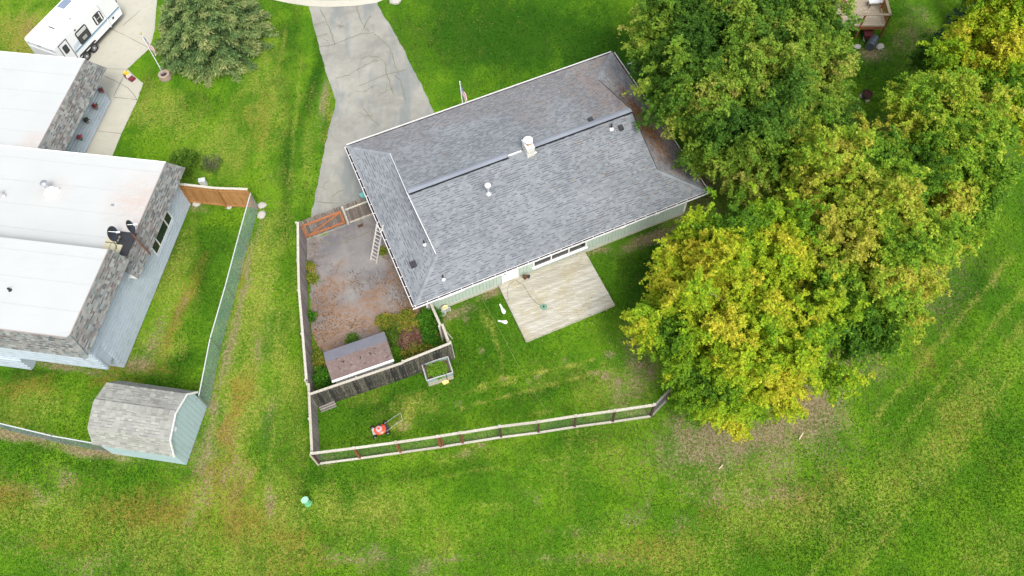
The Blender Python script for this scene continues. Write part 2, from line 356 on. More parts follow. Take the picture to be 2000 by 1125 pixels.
LINES = [((935,752),(1165,702),3,.8),((900,798),(1180,722),3,.7),((900,770),(1010,745),3,.6),((1000,818),(1120,795),3,.5),((1035,760),(1300,700),4,.45),((500,330),(560,60),5,.5),((560,450),(590,100),5,.4),((470,560),(400,900),10,.4),((545,600),(520,1000),9,.5),((575,520),(585,980),6,.35),((860,930),(1250,870),5,.4)]
def masks(U, V, X, Y):
    jx = (fbm(X, Y, .8, 3)-.5)*75; jy = (fbm(X, Y, .8, 33)-.5)*75; u = U+jx; v = V+jy
    out = []
    for L in (DRY, DIRT, LUSH, RUST):
        m = np.zeros_like(U)
        for (a, b, ru, rv, rot, k) in L:
            c, s_ = math.cos(math.radians(rot)), math.sin(math.radians(rot)); du, dv = u-a, v-b
            if min(ru, rv) < 20: du, dv = U-a+jx*.25, V-b+jy*.25
            # rotation: long axis leans to the right at the top for positive values
            p = du*c+dv*s_; q = -du*s_+dv*c
            m = np.maximum(m, k*np.exp(-((p/ru)**2+(q/rv)**2)*.9))
        out.append(m)
    for (a, b) in TRACKS:
        ax, ay = a; bx, by = b; L = math.hypot(bx-ax, by-ay); dx, dy = (bx-ax)/L, (by-ay)/L
        d = np.abs(-(U-ax)*dy+(V-ay)*dx+jx*.12); t = ((U-ax)*dx+(V-ay)*dy)/L
        out[0] = np.maximum(out[0], .45*np.exp(-(d/10)**2)*((t > 0) & (t < 1)))
    for (a, b, w_, k) in LINES:
        ax, ay = a; bx, by = b; L = math.hypot(bx-ax, by-ay); dx, dy = (bx-ax)/L, (by-ay)/L
        d = np.abs(-(U-ax)*dy+(V-ay)*dx+jx*.08); t = ((U-ax)*dx+(V-ay)*dy)/L
        out[0] = np.maximum(out[0], k*np.exp(-(d/w_)**2)*((t > 0) & (t < 1)))
    return out
def build_ground():
    xs = np.concatenate([np.array([-600., -200, -80, -50]), np.arange(-42, 42.01, .25), np.array([50., 80, 200, 600])])
    ys = np.concatenate([np.array([-500., -150, -50, -15]), np.arange(-2, 64.01, .25), np.array([80., 120, 300, 800])])
    X, Y = np.meshgrid(xs, ys); Z = np.zeros_like(X)
    nx, ny = len(xs), len(ys); U, V = to_px(X, Y)
    bad = (Y*_F.y-CAM_H*_F.z) <= 1
    U = np.where(bad, -9999, U); V = np.where(bad, -9999, V)
    R, Gc, B, Ru = masks(U, V, X, Y)
    me = bpy.data.meshes.new('ground')
    vs = np.stack([X, Y, Z], -1).reshape(-1, 3)
    idx = np.arange(nx*ny).reshape(ny, nx)
    q = np.stack([idx[:-1, :-1], idx[:-1, 1:], idx[1:, 1:], idx[1:, :-1]], -1).reshape(-1, 4)
    me.vertices.add(len(vs)); me.vertices.foreach_set('co', vs.astype('f').ravel())
    me.loops.add(q.size); me.loops.foreach_set('vertex_index', q.astype('i').ravel())
    me.polygons.add(len(q)); me.polygons.foreach_set('loop_start', np.arange(0, q.size, 4, dtype='i'))
    me.polygons.foreach_set('loop_total', np.full(len(q), 4, 'i')); me.update(calc_edges=True)
    ca = me.attributes.new('cover', 'FLOAT_COLOR', 'POINT')
    ca.data.foreach_set('color', np.stack([R, Gc, B, Ru], -1).astype('f').ravel())
    t = NT('lawn'); ca_ = t.attr('cover'); c = t.sep(ca_.outputs['Color']); rust_ = ca_.outputs['Alpha']
    big = t.noise(.28, 5, .6); mid = t.noise(1.3, 6, .65, stretch=(1, .35, 1), rot=math.radians(-10)); fine = t.noise(7, 5, .7); vf = t.noise(34, 3, .7)
    mow = t.noise(1.0, 3, .5, stretch=(1, .12, 1), rot=math.radians(-8))
    green = t.mix(t.ramp(mid, [(.3, 0), (.7, 1)]), (.065, .18, .007), (.115, .26, .011))
    green = t.mix(t.ramp(mow, [(.4, 0), (.65, .4)]), green, (.045, .15, .007))
    green = t.mix(t.ramp(big, [(.45, 0), (.58, .85)]), green, (.16, .31, .012))
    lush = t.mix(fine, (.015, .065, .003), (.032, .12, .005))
    dry = t.mix(t.ramp(fine, [(.36, 0), (.62, 1)]), (.22, .32, .015), (.46, .42, .11))
    dirt = t.mix(t.ramp(fine, [(.36, 0), (.64, 1)]), (.16, .115, .06), (.40, .31, .20))
    jit = t.math('SUBTRACT', mid, .5); jf = t.math('SUBTRACT', fine, .5)
    def thr(ch, a, b, k=.9, k2=1.5):
        v = t.math('ADD', ch, t.math('ADD', t.math('MULTIPLY', jit, k), t.math('MULTIPLY', jf, k2)))
        return t.ramp(v, [(a, 0), (b, 1)])
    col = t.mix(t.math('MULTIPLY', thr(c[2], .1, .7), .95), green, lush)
    col = t.mix(t.math('MULTIPLY', thr(c[0], .22, .75), .85), col, dry)
    col = t.mix(t.math('MULTIPLY', thr(rust_, .25, .9, 1.2, 2.2), .75), col, (.30, .17, .04))
    spk = t.ramp(t.noise(2.3, 6, .75), [(.64, 0), (.76, .25)])
    col = t.mix(spk, col, dry)
    col = t.mix(t.math('MULTIPLY', thr(c[1], .3, .72), .95), col, dirt)
    col = t.mix(t.ramp(vf, [(.36, .7), (.52, 0)]), col, (.018, .045, .004))
    col = t.mix(t.ramp(vf, [(.58, 0), (.75, .35)]), col, (.20, .36, .03))
    col = t.mix(t.ramp(t.noise(11, 4, .7), [(.66, 0), (.70, .6)]), col, (.40, .37, .18))
    t.bump(t.math('ADD', t.math('MULTIPLY', vf, .6), fine), .08, .8)
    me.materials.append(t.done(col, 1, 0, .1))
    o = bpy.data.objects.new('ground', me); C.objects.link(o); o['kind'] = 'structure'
    return o
build_ground()

# paved surfaces
def asphalt(name, base, hi, litter=0.0, crackc=(.10, .10, .07)):
    t = NT(name); a = t.noise(.35, 6, .6); b = t.noise(1.6, 6, .7); f = t.noise(45, 3, .7)
    col = t.mix(t.ramp(a, [(.35, 0), (.65, 1)]), base, hi)
    col = t.mix(t.ramp(b, [(.45, 0), (.75, .45)]), col, tuple(x*1.25 for x in hi))
    if name.startswith('drive'):
        st = t.noise(.55, 5, .6, stretch=(1.6, .45, 1), rot=math.radians(24))
        col = t.mix(t.ramp(st, [(.5, 0), (.62, .6)]), col, (.17, .20, .21))
    vo = t.n('ShaderNodeTexVoronoi', feature='DISTANCE_TO_EDGE')
    mp = t.n('ShaderNodeMix', data_type='VECTOR'); nz = t.n('ShaderNodeTexNoise'); nz.inputs['Scale'].default_value = 1.2
    t.link(t.pos.outputs['Position'], nz.inputs['Vector']); mp.inputs[0].default_value = .45
    t.link(t.pos.outputs['Position'], mp.inputs[4]); t.link(nz.outputs['Color'], mp.inputs[5])
    t.link(mp.outputs[1], vo.inputs['Vector']); vo.inputs['Scale'].default_value = .75
    cr = t.math('MULTIPLY', t.ramp(vo.outputs['Distance'], [(.003, .5), (.011, 0)]), t.ramp(t.noise(.6, 3), [(.52, 0), (.62, 1)]))
    col = t.mix(cr, col, crackc)
    col = t.mix(t.math('MULTIPLY', f, .3), col, tuple(x*.6 for x in base))
    if litter:
        l = t.noise(.55, 6, .62); l2 = t.noise(5, 6, .75)
        sp_ = t.n('ShaderNodeSeparateXYZ'); t.link(t.pos.outputs['Position'], sp_.inputs[0])
        gy = t.math('MULTIPLY', t.math('SUBTRACT', 23.2, sp_.outputs['Y']), .055)
        l = t.math('ADD', l, gy)
        col = t.mix(t.math('MULTIPLY', t.ramp(l, [(.46, 0), (.63, 1)]), t.ramp(l2, [(.38, .1), (.56, .85)])), col, (.24, .135, .075))
        col = t.mix(t.ramp(t.noise(1.1, 6, .7), [(.55, 0), (.68, .5)]), col, (.10, .075, .05))
    t.bump(f, .004, .4); return t.done(col, .9, 0, .2)
M_drive = asphalt('driveway_asphalt', (.23, .225, .20), (.345, .335, .295))
M_yard = asphalt('yard_asphalt', (.15, .145, .155), (.28, .26, .24), 1)
def concrete(name='pale_concrete'):
    t = NT(name); a = t.noise(.5, 6, .6); b = t.noise(3, 6, .7); f = t.noise(50, 2)
    col = t.mix(a, (.38, .365, .30), (.52, .50, .42)); col = t.mix(t.ramp(b, [(.5, 0), (.75, .5)]), col, (.33, .31, .26))
    col = t.mix(t.math('MULTIPLY', f, .2), col, (.25, .24, .2)); t.bump(f, .003, .3); return t.done(col, .9, 0, .2)
M_conc = concrete()
M_crack = simple('crack_fill', (.165, .165, .11), 1, var=.3)
M_joint = simple('concrete_joint', (.16, .15, .11), 1)
def jag(pts, amp=.06, step=.3):
    out = []
    for a, b in zip(pts[:-1], pts[1:]):
        k = max(1, int((b-a).length/step))
        for i in range(k): out.append(a.lerp(b, i/k)+Vector((random.uniform(-amp, amp), random.uniform(-amp, amp), 0)))
    return out+[pts[-1]]
gp = lambda L: [G(*p) for p in L]
drive_px = [(600,-60),(733,-60),(737,10),(762,50),(790,100),(820,160),(851,225),(900,300),(800,420),(735,420),(680,440),(597,470),(601,450),(612,400),(622,350),(634,290),(645,240),(655,212),(656,196),(640,150),(620,80),(603,14)]
def rough_edge(P, amp, step=.35):
    return jag(P+[P[0]], amp, step)[:-1]
sheet('driveway', rough_edge(gp(drive_px), .05), .008, M_drive)
yard_px = [(597,470),(680,440),(735,420),(800,430),(860,590),(836,602),(800,632),(765,650),(745,700),(640,735),(628,690),(612,650),(606,600),(604,540)]
sheet('side_yard_paving', rough_edge(gp(yard_px), .08), .012, M_yard)
conc_px = [(236,-40),(310,-40),(302,60),(293,94),(270,115),(249,135),(264,150),(280,163),(268,197),(237,262),(219,306),(190,345),(90,320),(60,180),(110,100),(150,50),(222,8)]
sheet('concrete_apron', gp(conc_px), .010, M_conc)
def ribbon(pts, wd, z):
    m = MB(); n = len(pts)
    L, R = [], []
    for i, p in enumerate(pts):
        d = (pts[min(i+1, n-1)]-pts[max(i-1, 0)]); d.z = 0; d.normalize(); s_ = Vector((-d.y, d.x, 0))
        k = wd*(.6+.8*random.random())/2; L.append(p+s_*k); R.append(p-s_*k)
    vs = [(q.x, q.y, z) for q in L]+[(q.x, q.y, z) for q in R]
    return m.add(vs, [(i, i+1, n+i+1, n+i) for i in range(n-1)])
CR = [[(697,12),(700,25),(705,42),(714,55),(722,62)],[(725,30),(716,42),(708,60)],[(622,92),(650,88),(680,76),(705,66),(730,64)],[(616,48),(630,45),(634,42)],[(620,72),(640,66)],[(626,18),(634,34),(646,62),(654,88)],
      [(732,66),(745,78),(757,88),(766,105),(772,130),(778,145)],[(656,154),(680,147),(705,132),(730,120),(742,118)],[(704,115),(720,110),(740,112),(752,122),(755,142),(762,165),(770,190)],[(702,168),(725,158),(755,145),(780,140),(795,135)],
      [(772,147),(782,158),(788,180),(792,196)],[(735,188),(755,178),(768,172)],[(712,213),(725,232),(742,246)],[(650,386),(660,375),(670,372)],[(625,470),(640,478),(670,474),(700,462),(722,452)],[(620,395),(660,398)]]
for k, c in enumerate(CR):
    o = ribbon(jag([G(*p) for p in c], .04, .18), .045, .019).build('asphalt_crack', M_crack); o['kind'] = 'structure'
for c in [[(185,125),(215,135),(249,135)],[(214,55),(250,72),(293,95)],[(201,148),(225,158),(250,172),(262,185),(268,196)],[(222,190),(268,195)],[(190,256),(237,261)],[(222,188),(249,135)],[(240,50),(275,20)]]:
    o = ribbon(jag([G(*p) for p in c], .008, .5), .035, .016).build('concrete_joint', M_joint); o['kind'] = 'structure'
# street at the top edge
kerb = [G(*p) for p in [(380,-60),(440,-30),(500,-8),(560,6),(600,12),(640,14),(690,12),(735,6),(775,-12),(820,-40),(900,-110)]]
m = MB(); n = len(kerb)
inn = [p+Vector((0, .45, 0)) for p in kerb]; o2 = [p+Vector((0, .95, 0)) for p in kerb]
m.add([(p.x, p.y, .02) for p in kerb]+[(p.x, p.y, .14) for p in inn]+[(p.x, p.y, .015) for p in o2], [(i, i+1, n+i+1, n+i) for i in range(n-1)]+[(n+i, n+i+1, 2*n+i+1, 2*n+i) for i in range(n-1)])
m.build('kerb', M_conc, kind='structure')
sheet('street', [Vector((p.x, p.y, 0)) for p in o2]+[Vector((30, 100, 0)), Vector((-40, 100, 0))], .012, M_drive)

# ---------------------------------------------------------------- main house (local x along the ridge, y to the back)
HM = Vector((1.0542, 28.4223, 0)); HY = math.radians(19.972)
house = thing('house', 'low house with a slate-grey shingled roof and sage-green walls in the middle of the photo', 'house', HM, HY)
HL, HW, EZ, SL = 8.6, 5.74, 2.62, .287          # half length, half width at the eave, eave height, pitch
zr = lambda d: EZ+SL*d                          # height a distance d in from the eave
GB = HL-2.07; GZ = zr(2.07); RZ = zr(HW); RK = 6.72
WL, WW = 7.92, 5.12
t_ = MB(); t_.box((-WL, -WW+.03, 0), (WL, WW, EZ+.1)); t_.build('wall', M_sage, house)
MB().box((-WL-.03, -WW-.03, 0), (WL+.03, WW+.03, .22)).build('foundation', M_conc, house)
skip = [(-3.56, -2.58, .2, 2.35), (-1.66, 1.60, .66, 1.95)]
x = -WL
while x < WL-.01:                               # grooved vertical boards on the garden side
    x1 = min(x+.203, WL)
    cuts = [(s_[2], s_[3]) for s_ in skip if x1 > s_[0] and x < s_[1]]
    spans = [(.22, EZ)] if not cuts else [(.22, cuts[0][0]), (cuts[0][1], EZ)]
    for a, b in spans:
        if b-a > .05: blk('siding_board', (x+.006, -WW-.012, a), (x1-.006, -WW+.035, b), M_sage, house)
    x = x1
for sx in (-1, 1): blk('corner_trim', (sx*WL-.06, -WW-.03, .2), (sx*WL+.06, -WW+.06, EZ), M_white, house)
# garden door
door = MB().box((-3.46, -WW-.03, .27), (-2.66, -WW+.04, 2.27)).build('door', M_white, house)
blk('door_frame', (-3.56, -WW-.05, .27), (-3.465, -WW+.04, 2.36), M_white, door); blk('door_frame', (-2.655, -WW-.05, .27), (-2.56, -WW+.04, 2.36), M_white, door)
blk('handle', (-3.40, -WW-.10, 1.2), (-3.33, -WW-.03, 1.27), M_dark, door)
for k in range(2): blk('door_panel', (-3.36+k*.36, -WW-.045, .42), (-3.08+k*.36, -WW-.03, 1.0), M_white, door)
# three-part window
win = MB()
for a in (-1.66, -.60, .48, 1.54): win.box((a-.0, -WW-.07, .66), (a+.07, -WW+.03, 1.95))
for a, b in ((-1.59, -.60), (-.53, .48), (.55, 1.54)):
    for z0 in (.66, 1.22, 1.88): win.box((a, -WW-.065, z0), (b, -WW+.03, z0+.07))
win = win.build('window', M_white, house)
for a, b in ((-1.59, -.60), (-.53, .48), (.55, 1.54)):
    for z0, z1 in ((.73, 1.22), (1.29, 1.88)): blk('pane', (a, -WW-.03, z0), (b, -WW-.01, z1), M_glass, win)
blk('sill', (-1.72, -WW-.13, .60), (1.67, -WW-.0, .66), M_white, win)
# roof body
rb = MB()
e, g, hz = .02, GB, GZ
V0 = [(-HL,-HW,EZ),(HL,-HW,EZ),(HL,HW,EZ),(-HL,HW,EZ),(-g,-HW+2.07,hz),(g,-HW+2.07,hz),(g,HW-2.07,hz),(-g,HW-2.07,hz),(-g,0,RZ),(g,0,RZ)]
V0 = [(a, b, c-e) for a, b, c in V0]
rb.add(V0, [(0,1,5,4),(1,2,6,5),(2,3,7,6),(3,0,4,7),(4,5,9,8),(6,7,8,9),(5,6,9),(7,4,8),(3,2,1,0)])
rb.build('roof', M_ply, house)
for sx in (-1, 1):                              # gablet overhang with white rake trim
    for sy in (-1, 1):
        a = Vector((sx*g, sy*(HW-2.07), hz)); b = Vector((sx*(RK), 0, RZ)); a2 = Vector((sx*(g+.02), sy*(HW-2.07), hz))
        MB().add([a, (sx*g, 0, RZ), b, a2, a-Vector((0,0,.04)), (sx*g, 0, RZ-.04), b-Vector((0,0,.04)), a2-Vector((0,0,.04))], [(0,1,2,3),(4,5,6,7),(3,2,6,7),(0,3,7,4)]).build('rake_board', M_ply, house)
        bar('rake_trim', a2+Vector((sx*.02, 0, -.03)), b+Vector((sx*.02, 0, -.03)), .03, .13, M_white if sx < 0 else M_dark, house, world=False)
    MB().add([(sx*(g+.01), -(HW-2.07), hz), (sx*(g+.01), HW-2.07, hz), (sx*(g+.01), 0, RZ-.03)], [(0, 1, 2)]).build('gable_wall', M_white if sx < 0 else M_dark, house)
cs = math.cos(math.atan(SL)); s2 = lambda d: d/cs
def stain_n(p):
    v = fbm(np.array([p.x]), np.array([p.y]), .55, 11)[0]
    b = max(0, min(1, (p.y-1.6)/2.6+(v-.5)*3.2))*(.62 if p.y > .4 else 0)
    if p.y > .4 and p.x > 4.6: b = max(b, min(1, .55+(v-.45)*2))
    return (b, .15 if p.x > 5.5 else 0)
def stain_e(p):
    v = fbm(np.array([p.x]), np.array([p.y]), 1.2, 21)[0]
    o_ = math.exp(-((p.y+.4)/2.3)**2-((p.x-7.75)/.75)**2)*1.15
    return (min(1, .25+(v-.4)), max(0, min(1, o_*(.5+v))))
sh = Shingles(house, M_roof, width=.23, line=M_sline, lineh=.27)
k = 2.07
tr = lambda L: [(-L, 0), (L, 0), (L-k, s2(k)), (-(L-k), s2(k))]
up = [(-g, s2(k)), (g, s2(k)), (RK, s2(HW)-.02), (-RK, s2(HW)-.02)]
up_s = [(-g-.03, s2(k)), (g+.03, s2(k)), (RK, s2(HW)-.02), (-RK, s2(HW)-.02)]
yv = lambda d: (d[0], d[1], SL)
sh.face((0, -HW, EZ), (1, 0, 0), (0, 1, SL), [tr(HL), up_s], None, 1)
sh.face((0, HW, EZ), (-1, 0, 0), (0, -1, SL), [tr(HL), up_s], stain_n, 2)
sh.face((HL, 0, EZ), (0, 1, 0), (-1, 0, SL), [[(-HW, 0), (HW, 0), (HW-k, s2(k)), (-(HW-k), s2(k))]], stain_e, 3)
sh.face((-HL, 0, EZ), (0, -1, 0), (1, 0, SL), [[(-HW, 0), (HW, 0), (HW-k, s2(k)), (-(HW-k), s2(k))]], None, 4)
sh.finish()
capmesh = MB().add([(0, -.13, -.03), (.30, -.13, -.03), (.30, 0, .028), (0, 0, .028), (0, .13, -.03), (.30, .13, -.03), (0, -.13, -.045), (0, 0, .0), (0, .13, -.045)], [(0,1,2,3),(3,2,5,4),(0,3,7,6),(3,4,8,7)]).mesh('hip_cap', [M_roof])
def capline(a, b, parent):
    a, b = Vector(a), Vector(b); L = (b-a).length; n = int(L/.2); x_ = (b-a).normalized(); y_ = Vector((0,0,1)).cross(x_).normalized(); z_ = x_.cross(y_)
    for i in range(n):
        M = Matrix.Identity(4); p = a+x_*(i*L/n); xx = (x_+z_*.05).normalized()
        for j in range(3): M[j][0] = xx[j]; M[j][1] = y_[j]; M[j][2] = z_[j]; M[j][3] = (p+z_*.022)[j]
        piece('hip_cap', capmesh, M, parent, False)
for sx in (-1, 1):
    for sy in (-1, 1): capline((sx*HL, sy*HW, EZ), (sx*g, sy*(HW-k), GZ), house)
M_rv = shingle_mat('ridge_cap_shingle', [(.20, .22, .255), (.24, .26, .30)])
for a, b in ((-RK+.05, -.85), (.75, RK)):       # raised ridge vents with open dark sides
    MB().add([(a,-.17,RZ+.035),(b,-.17,RZ+.035),(b,0,RZ+.085),(a,0,RZ+.085),(a,.17,RZ+.035),(b,.17,RZ+.035)], [(0,1,2,3),(3,2,5,4)]).build('ridge_vent', M_rv, house)
    MB().box((a+.01,-.155,RZ-.06),(b-.01,.155,RZ+.03)).build('vent_baffle', M_black, house)
    blk('vent_dark_strip', (a, -.215, RZ-.05), (b, -.172, RZ-.01), M_black, house); blk('vent_dark_strip', (a, .172, RZ-.04), (b, .20, RZ-.0), M_dark, house)  # near black strip paints in the shadow gap under the vent; far one thin and dark
for a, b in ((-.83, -.05), (.56, .73)): blk('flashing', (a, -.10, RZ-.02), (b, -.02, RZ+.03), M_white, house)
# gutters: white outer lip, dark trough, straps
def gutter(a, b, out, dark, straps=True):
    a, b, out = Vector(a), Vector(b), Vector(out); dz = Vector((0, 0, -.03))
    gt = MB(); gt.bar(a+out*.15+dz, b+out*.15+dz, .03, .10); gt.bar(a+out*.08+Vector((0,0,-.085)), b+out*.08+Vector((0,0,-.085)), .12, .012)
    gt = gt.build('gutter', M_white, house)
    bar('gutter_bed', a+out*.075+Vector((0,0,-.06)), b+out*.075+Vector((0,0,-.06)), .10, .03, dark, gt, world=False)
    bar('fascia', a+out*.01+Vector((0,0,-.09)), b+out*.01+Vector((0,0,-.09)), .02, .16, M_white, house, world=False)
    if straps:
        L = (b-a).length; n = int(L/.62)
        for i in range(n+1):
            p = a.lerp(b, min(1, (i+.02)/n)); bar('strap', p+Vector((0,0,-.005)), p+out*.15+Vector((0,0,-.0)), .025, .012, M_white, gt, world=False)
gutter((-HL, -HW, EZ), (HL, -HW, EZ), (0, -1, 0), M_gutter)
gutter((-HL, HW, EZ), (-HL, -HW, EZ), (-1, 0, 0), M_gutter)
gutter((HL, HW, EZ), (-HL, HW, EZ), (0, 1, 0), M_gutter, False)
gutter((HL, -HW, EZ), (HL, HW, EZ), (1, 0, 0), M_gutter, False)
for sx in (-1, 1): MB().box((sx*HL-(.17 if sx < 0 else 0), -HW-.165, EZ-.08), (sx*HL+(.17 if sx > 0 else 0), -HW-.14, EZ+.02)).build('gutter_end', M_white, house)
for a, b in ((-7.3, -5.9), (5.3, 5.6), (3.2, 3.5)): blk('gutter_seam', (a, -HW-.19, EZ-.11), (b, -HW-.168, EZ+.02), M_white, house)
MB().box((-HL+.02, -HW+.02, EZ-.12), (HL-.02, HW-.02, EZ-.09)).build('soffit', M_white, house)
# downspout on the driveway side
ds = MB(); p0 = Vector((-HL-.1, 1.45, EZ-.1)); p1 = Vector((-WL-.12, 1.2, 2.1)); p2 = Vector((-WL-.12, 1.15, .1))
ds.tube([p0, p1, p2, p2+Vector((-.3, -.25, -.02))], .045, 6); ds.build('downspout', simple('faded_pink_white', (.62, .50, .47), .5), house)
# chimney
chim = MB().box((.13, -.52, 3.9), (.52, .16, 4.80)).build('chimney', simple('pale_mortar', (.55, .52, .45), .9), house)
M_brick = wood('painted_cream_brick', [(.60, .57, .48), (.72, .70, .62), (.78, .77, .72)], gs=25)
for r in range(12):
    z0 = 3.92+r*.076; off = (r % 2)*.1
    def brick(lo, hi): blk('brick', lo, hi, M_brick, chim)
    for y0, y1 in ((-.54, -.52), (.16, .18)):
        xs_ = [.11, .11+.10+off, .11+.30+off*.9, .54]
        for a, b in zip(xs_[:-1], xs_[1:]):
            if b-a > .03: brick((a+.005, y0, z0), (b-.005, y1, z0+.066))
    for x0, x1 in ((.11, .13), (.52, .54)):
        ys_ = [-.52, -.42+off, -.22+off, -.02+off, .16]
        for a, b in zip(ys_[:-1], ys_[1:]):
            if b-a > .03: brick((x0, a+.005, z0), (x1, b-.005, z0+.066))
MB().box((.09, -.56, 4.80), (.56, .20, 4.86)).build('crown', M_white, chim)
MB().box((.20, -.36, 4.86), (.45, -.02, 5.08)).build('flue', simple('clay_flue', (.42, .28, .20), .8), chim)
MB().lathe([(.0, 5.14), (.27, 5.14), (.27, 5.19), (.12, 5.25), (0, 5.26)], (.325, -.19, 0), 8).build('cap', M_white, chim)
blk('flashing', (.56, -.47, 4.06), (.72, -.38, 4.20), M_white, chim)
# roof pipes and vents
def zroof(x_, y_): return zr(HW-abs(y_)) if abs(x_) < g else min(zr(HW-abs(y_)), zr(HL-abs(x_)))
def stack(x_, y_, h, r, cap=None, mat=M_dark, fl=M_white):
    z = zroof(x_, y_); v = MB().lathe([(r, z-.1), (r, z+h), (r*.8, z+h+.005)], (x_, y_, 0), 10).build('vent_pipe', mat, house)
    MB().lathe([(r*2.6, z-.02), (r*2.2, z+.04), (r*1.05, z+.12)], (x_, y_-.03, 0), 10).build('flashing', fl, v)
    if cap: MB().lathe([(0, z+h), (cap*.7, z+h), (cap, z+h+.06), (cap*.96, z+h+.12), (cap*.4, z+h+.17), (0, z+h+.18)], (x_, y_, 0), 18).build('cap', M_white, v, smooth=False)
stack(-2.67, -1.6, .62, .07, .17, M_alu, M_alu)
stack(-6.9, -2.75, .32, .045, mat=M_black); stack(-6.72, -5.0, .38, .04, mat=M_black); stack(5.2, -.62, .38, .05, mat=M_black)
for x_, y_ in ((-7.86, -3.55), (5.71, -.80), (4.39, .33)):
    z = zroof(x_, y_); s_ = .17 if x_ < 0 else .13
    MB().prism([(x_-s_, y_-s_), (x_+s_, y_-s_), (x_+s_, y_+s_), (x_-s_, y_+s_)], z-.05, [z+.08, z+.10, z+.16, z+.14]).build('roof_vent', M_dark, house)

# wooden deck behind the house
deck = thing('wooden_deck', 'weathered pale grey timber deck against the back wall of the grey-roofed house', 'deck', HM, HY)
DX0, DX1, DY0, DY1, DZ = -3.75, 1.53, -8.88, -5.17, .27
MB().box((DX0+.05, DY0+.05, 0), (DX1-.05, DY1-.05, DZ-.045)).build('frame', simple('deck_frame', (.12, .11, .09), .9), deck)
y = DY1; i = 0
while y > DY0+.02:
    j = DX0+random.choice((1.6, 2.6, 3.6, 2.1)); wv = random.uniform(-.004, .004)
    for a, b in ((DX0+random.uniform(0, .015), j-.003), (j+.003, DX1-random.uniform(0, .015))):
        blk('deck_board', (a, y-.138, DZ-.04+wv), (b, y, DZ+wv), M_deck, deck)
    y -= .145
blk('rim_board', (DX0-.04, DY0-.01, .02), (DX0-.0, DY1, DZ-.005), M_deck, deck); blk('rim_board', (DX0, DY0-.05, .02), (DX1, DY0-.01, DZ-.005), M_deck, deck)
# small loose things on and round the deck
hl = lambda x_, y_, z=0: (Matrix.Translation(HM) @ Matrix.Rotation(HY, 4, 'Z')) @ Vector((x_, y_, z))
pt = thing('plant_pot', 'small dark pot with dried stems on the deck between door and window', 'pot', hl(-2.28, -5.42, DZ+.005))
MB().lathe([(.07, 0), (.13, .20), (.13, .22), (.10, .22), (.09, .17)], n=12).build('pot_body', M_rust, pt)
MB().lathe([(.06, 0), (.10, .16), (.10, .18), (.08, .18)], (.2, .05, 0), n=12).build('pot_body', M_dark, pt)
m = MB()
for _ in range(14):
    a = random.uniform(0, 6.28); m.tube([(0, 0, .18), (math.cos(a)*.06, math.sin(a)*.06, .3), (math.cos(a)*.14, math.sin(a)*.14, random.uniform(.3, .5))], .006, 3)
m.build('stems', simple('dead_stems', (.20, .13, .07), 1), pt)
fb = thing('hose_reel', 'round grey-green metal table top lying on the deck', 'disc', G(1062, 600, DZ+.005))
gm = simple('faded_green_metal', (.16, .30, .22), .5, var=.25)
fb.name = 'round_tray'; fb['category'] = 'tray'; fb['label'] = 'round grey-green metal tray lying on the wooden deck'
PM[fb.name] = Matrix.Translation(G(1062, 600, DZ+.005))
MB().lathe([(0, .02), (.18, .02), (.19, .05), (.17, .055), (.16, .03), (.1, .035), (.1, .05), (0, .05)], n=22).build('dish', gm, fb)
MB().lathe([(.05, .05), (.05, .09), (.02, .10)], n=8).build('knob', M_dark, fb)
cabm = simple('grey_cable', (.16, .15, .13), .7)
pts = [G(*p, DZ+.012) for p in [(1008,547),(1014,553),(1022,556),(1028,566),(1036,580),(1048,592),(1058,598)]]
tag(MB().tube([p.copy() for p in pts], .012, 5).build('cable', cabm), 'thin grey cable running across the deck from the door to the round tray', 'cable')
tag(MB().tube([G(*p, DZ+.012) for p in [(1004,549),(994,556),(991,568),(992,580),(993,588)]], .010, 5).build('cable', cabm), 'short loop of cable near the left edge of the deck', 'cable')
for q, dr, lb in (((981,603), (6, 12), 'white bottle-shaped piece on the lawn beside the deck, nearer the house'), ((982,628), (12, 2), 'white bottle-shaped piece on the lawn beside the deck, farther from the house')):
    a = G(q[0]-dr[0]/1.3, q[1]-dr[1]/1.3, .03); b = G(q[0]+dr[0]/1.3, q[1]+dr[1]/1.3, .03); L = (b-a)
    mm = MB().tube([a, a+L*.4, a+L*.6, a+L*.85, b], [.05, .055, .10, .12, .05], 8)
    mm.v = [(v_[0], v_[1], .01+(v_[2])*.5) for v_ in mm.v]; tag(mm.build('white_bottle', M_white), lb, 'bottle')
# hose box by the wall corner
hr = thing('hose_hanger', 'cream and white hose reel with coiled hose standing by the wall near the plank fence', 'hose reel', G(870, 607), HY)
MB().box((-.22, -.1, 0), (.22, .12, .32)).build('stand', M_alu, hr)
MB().lathe([(.0, 0), (.17, 0), (.20, .06), (.17, .12), (0, .12)], n=14, M=Matrix.Translation((0, .05, .42)) @ Matrix.Rotation(PI/2, 4, 'X')).build('reel', simple('cream_plastic', (.70, .66, .34), .5), hr)
m = MB()
for k in range(5):
    m.tube([(math.cos(a*.5+k)*(.16+.02*k)-.25, math.sin(a*.5+k)*(.12+.015*k)-.12, .03+.02*k) for a in range(13)], .014, 5)
m.build('hose', simple('pale_grey_hose', (.45, .48, .50), .5), hr)
blk('leg', (.23, -.14, 0), (.27, -.10, .4), M_white, hr); blk('leg', (-.27, -.14, 0), (-.23, -.10, .4), M_white, hr)

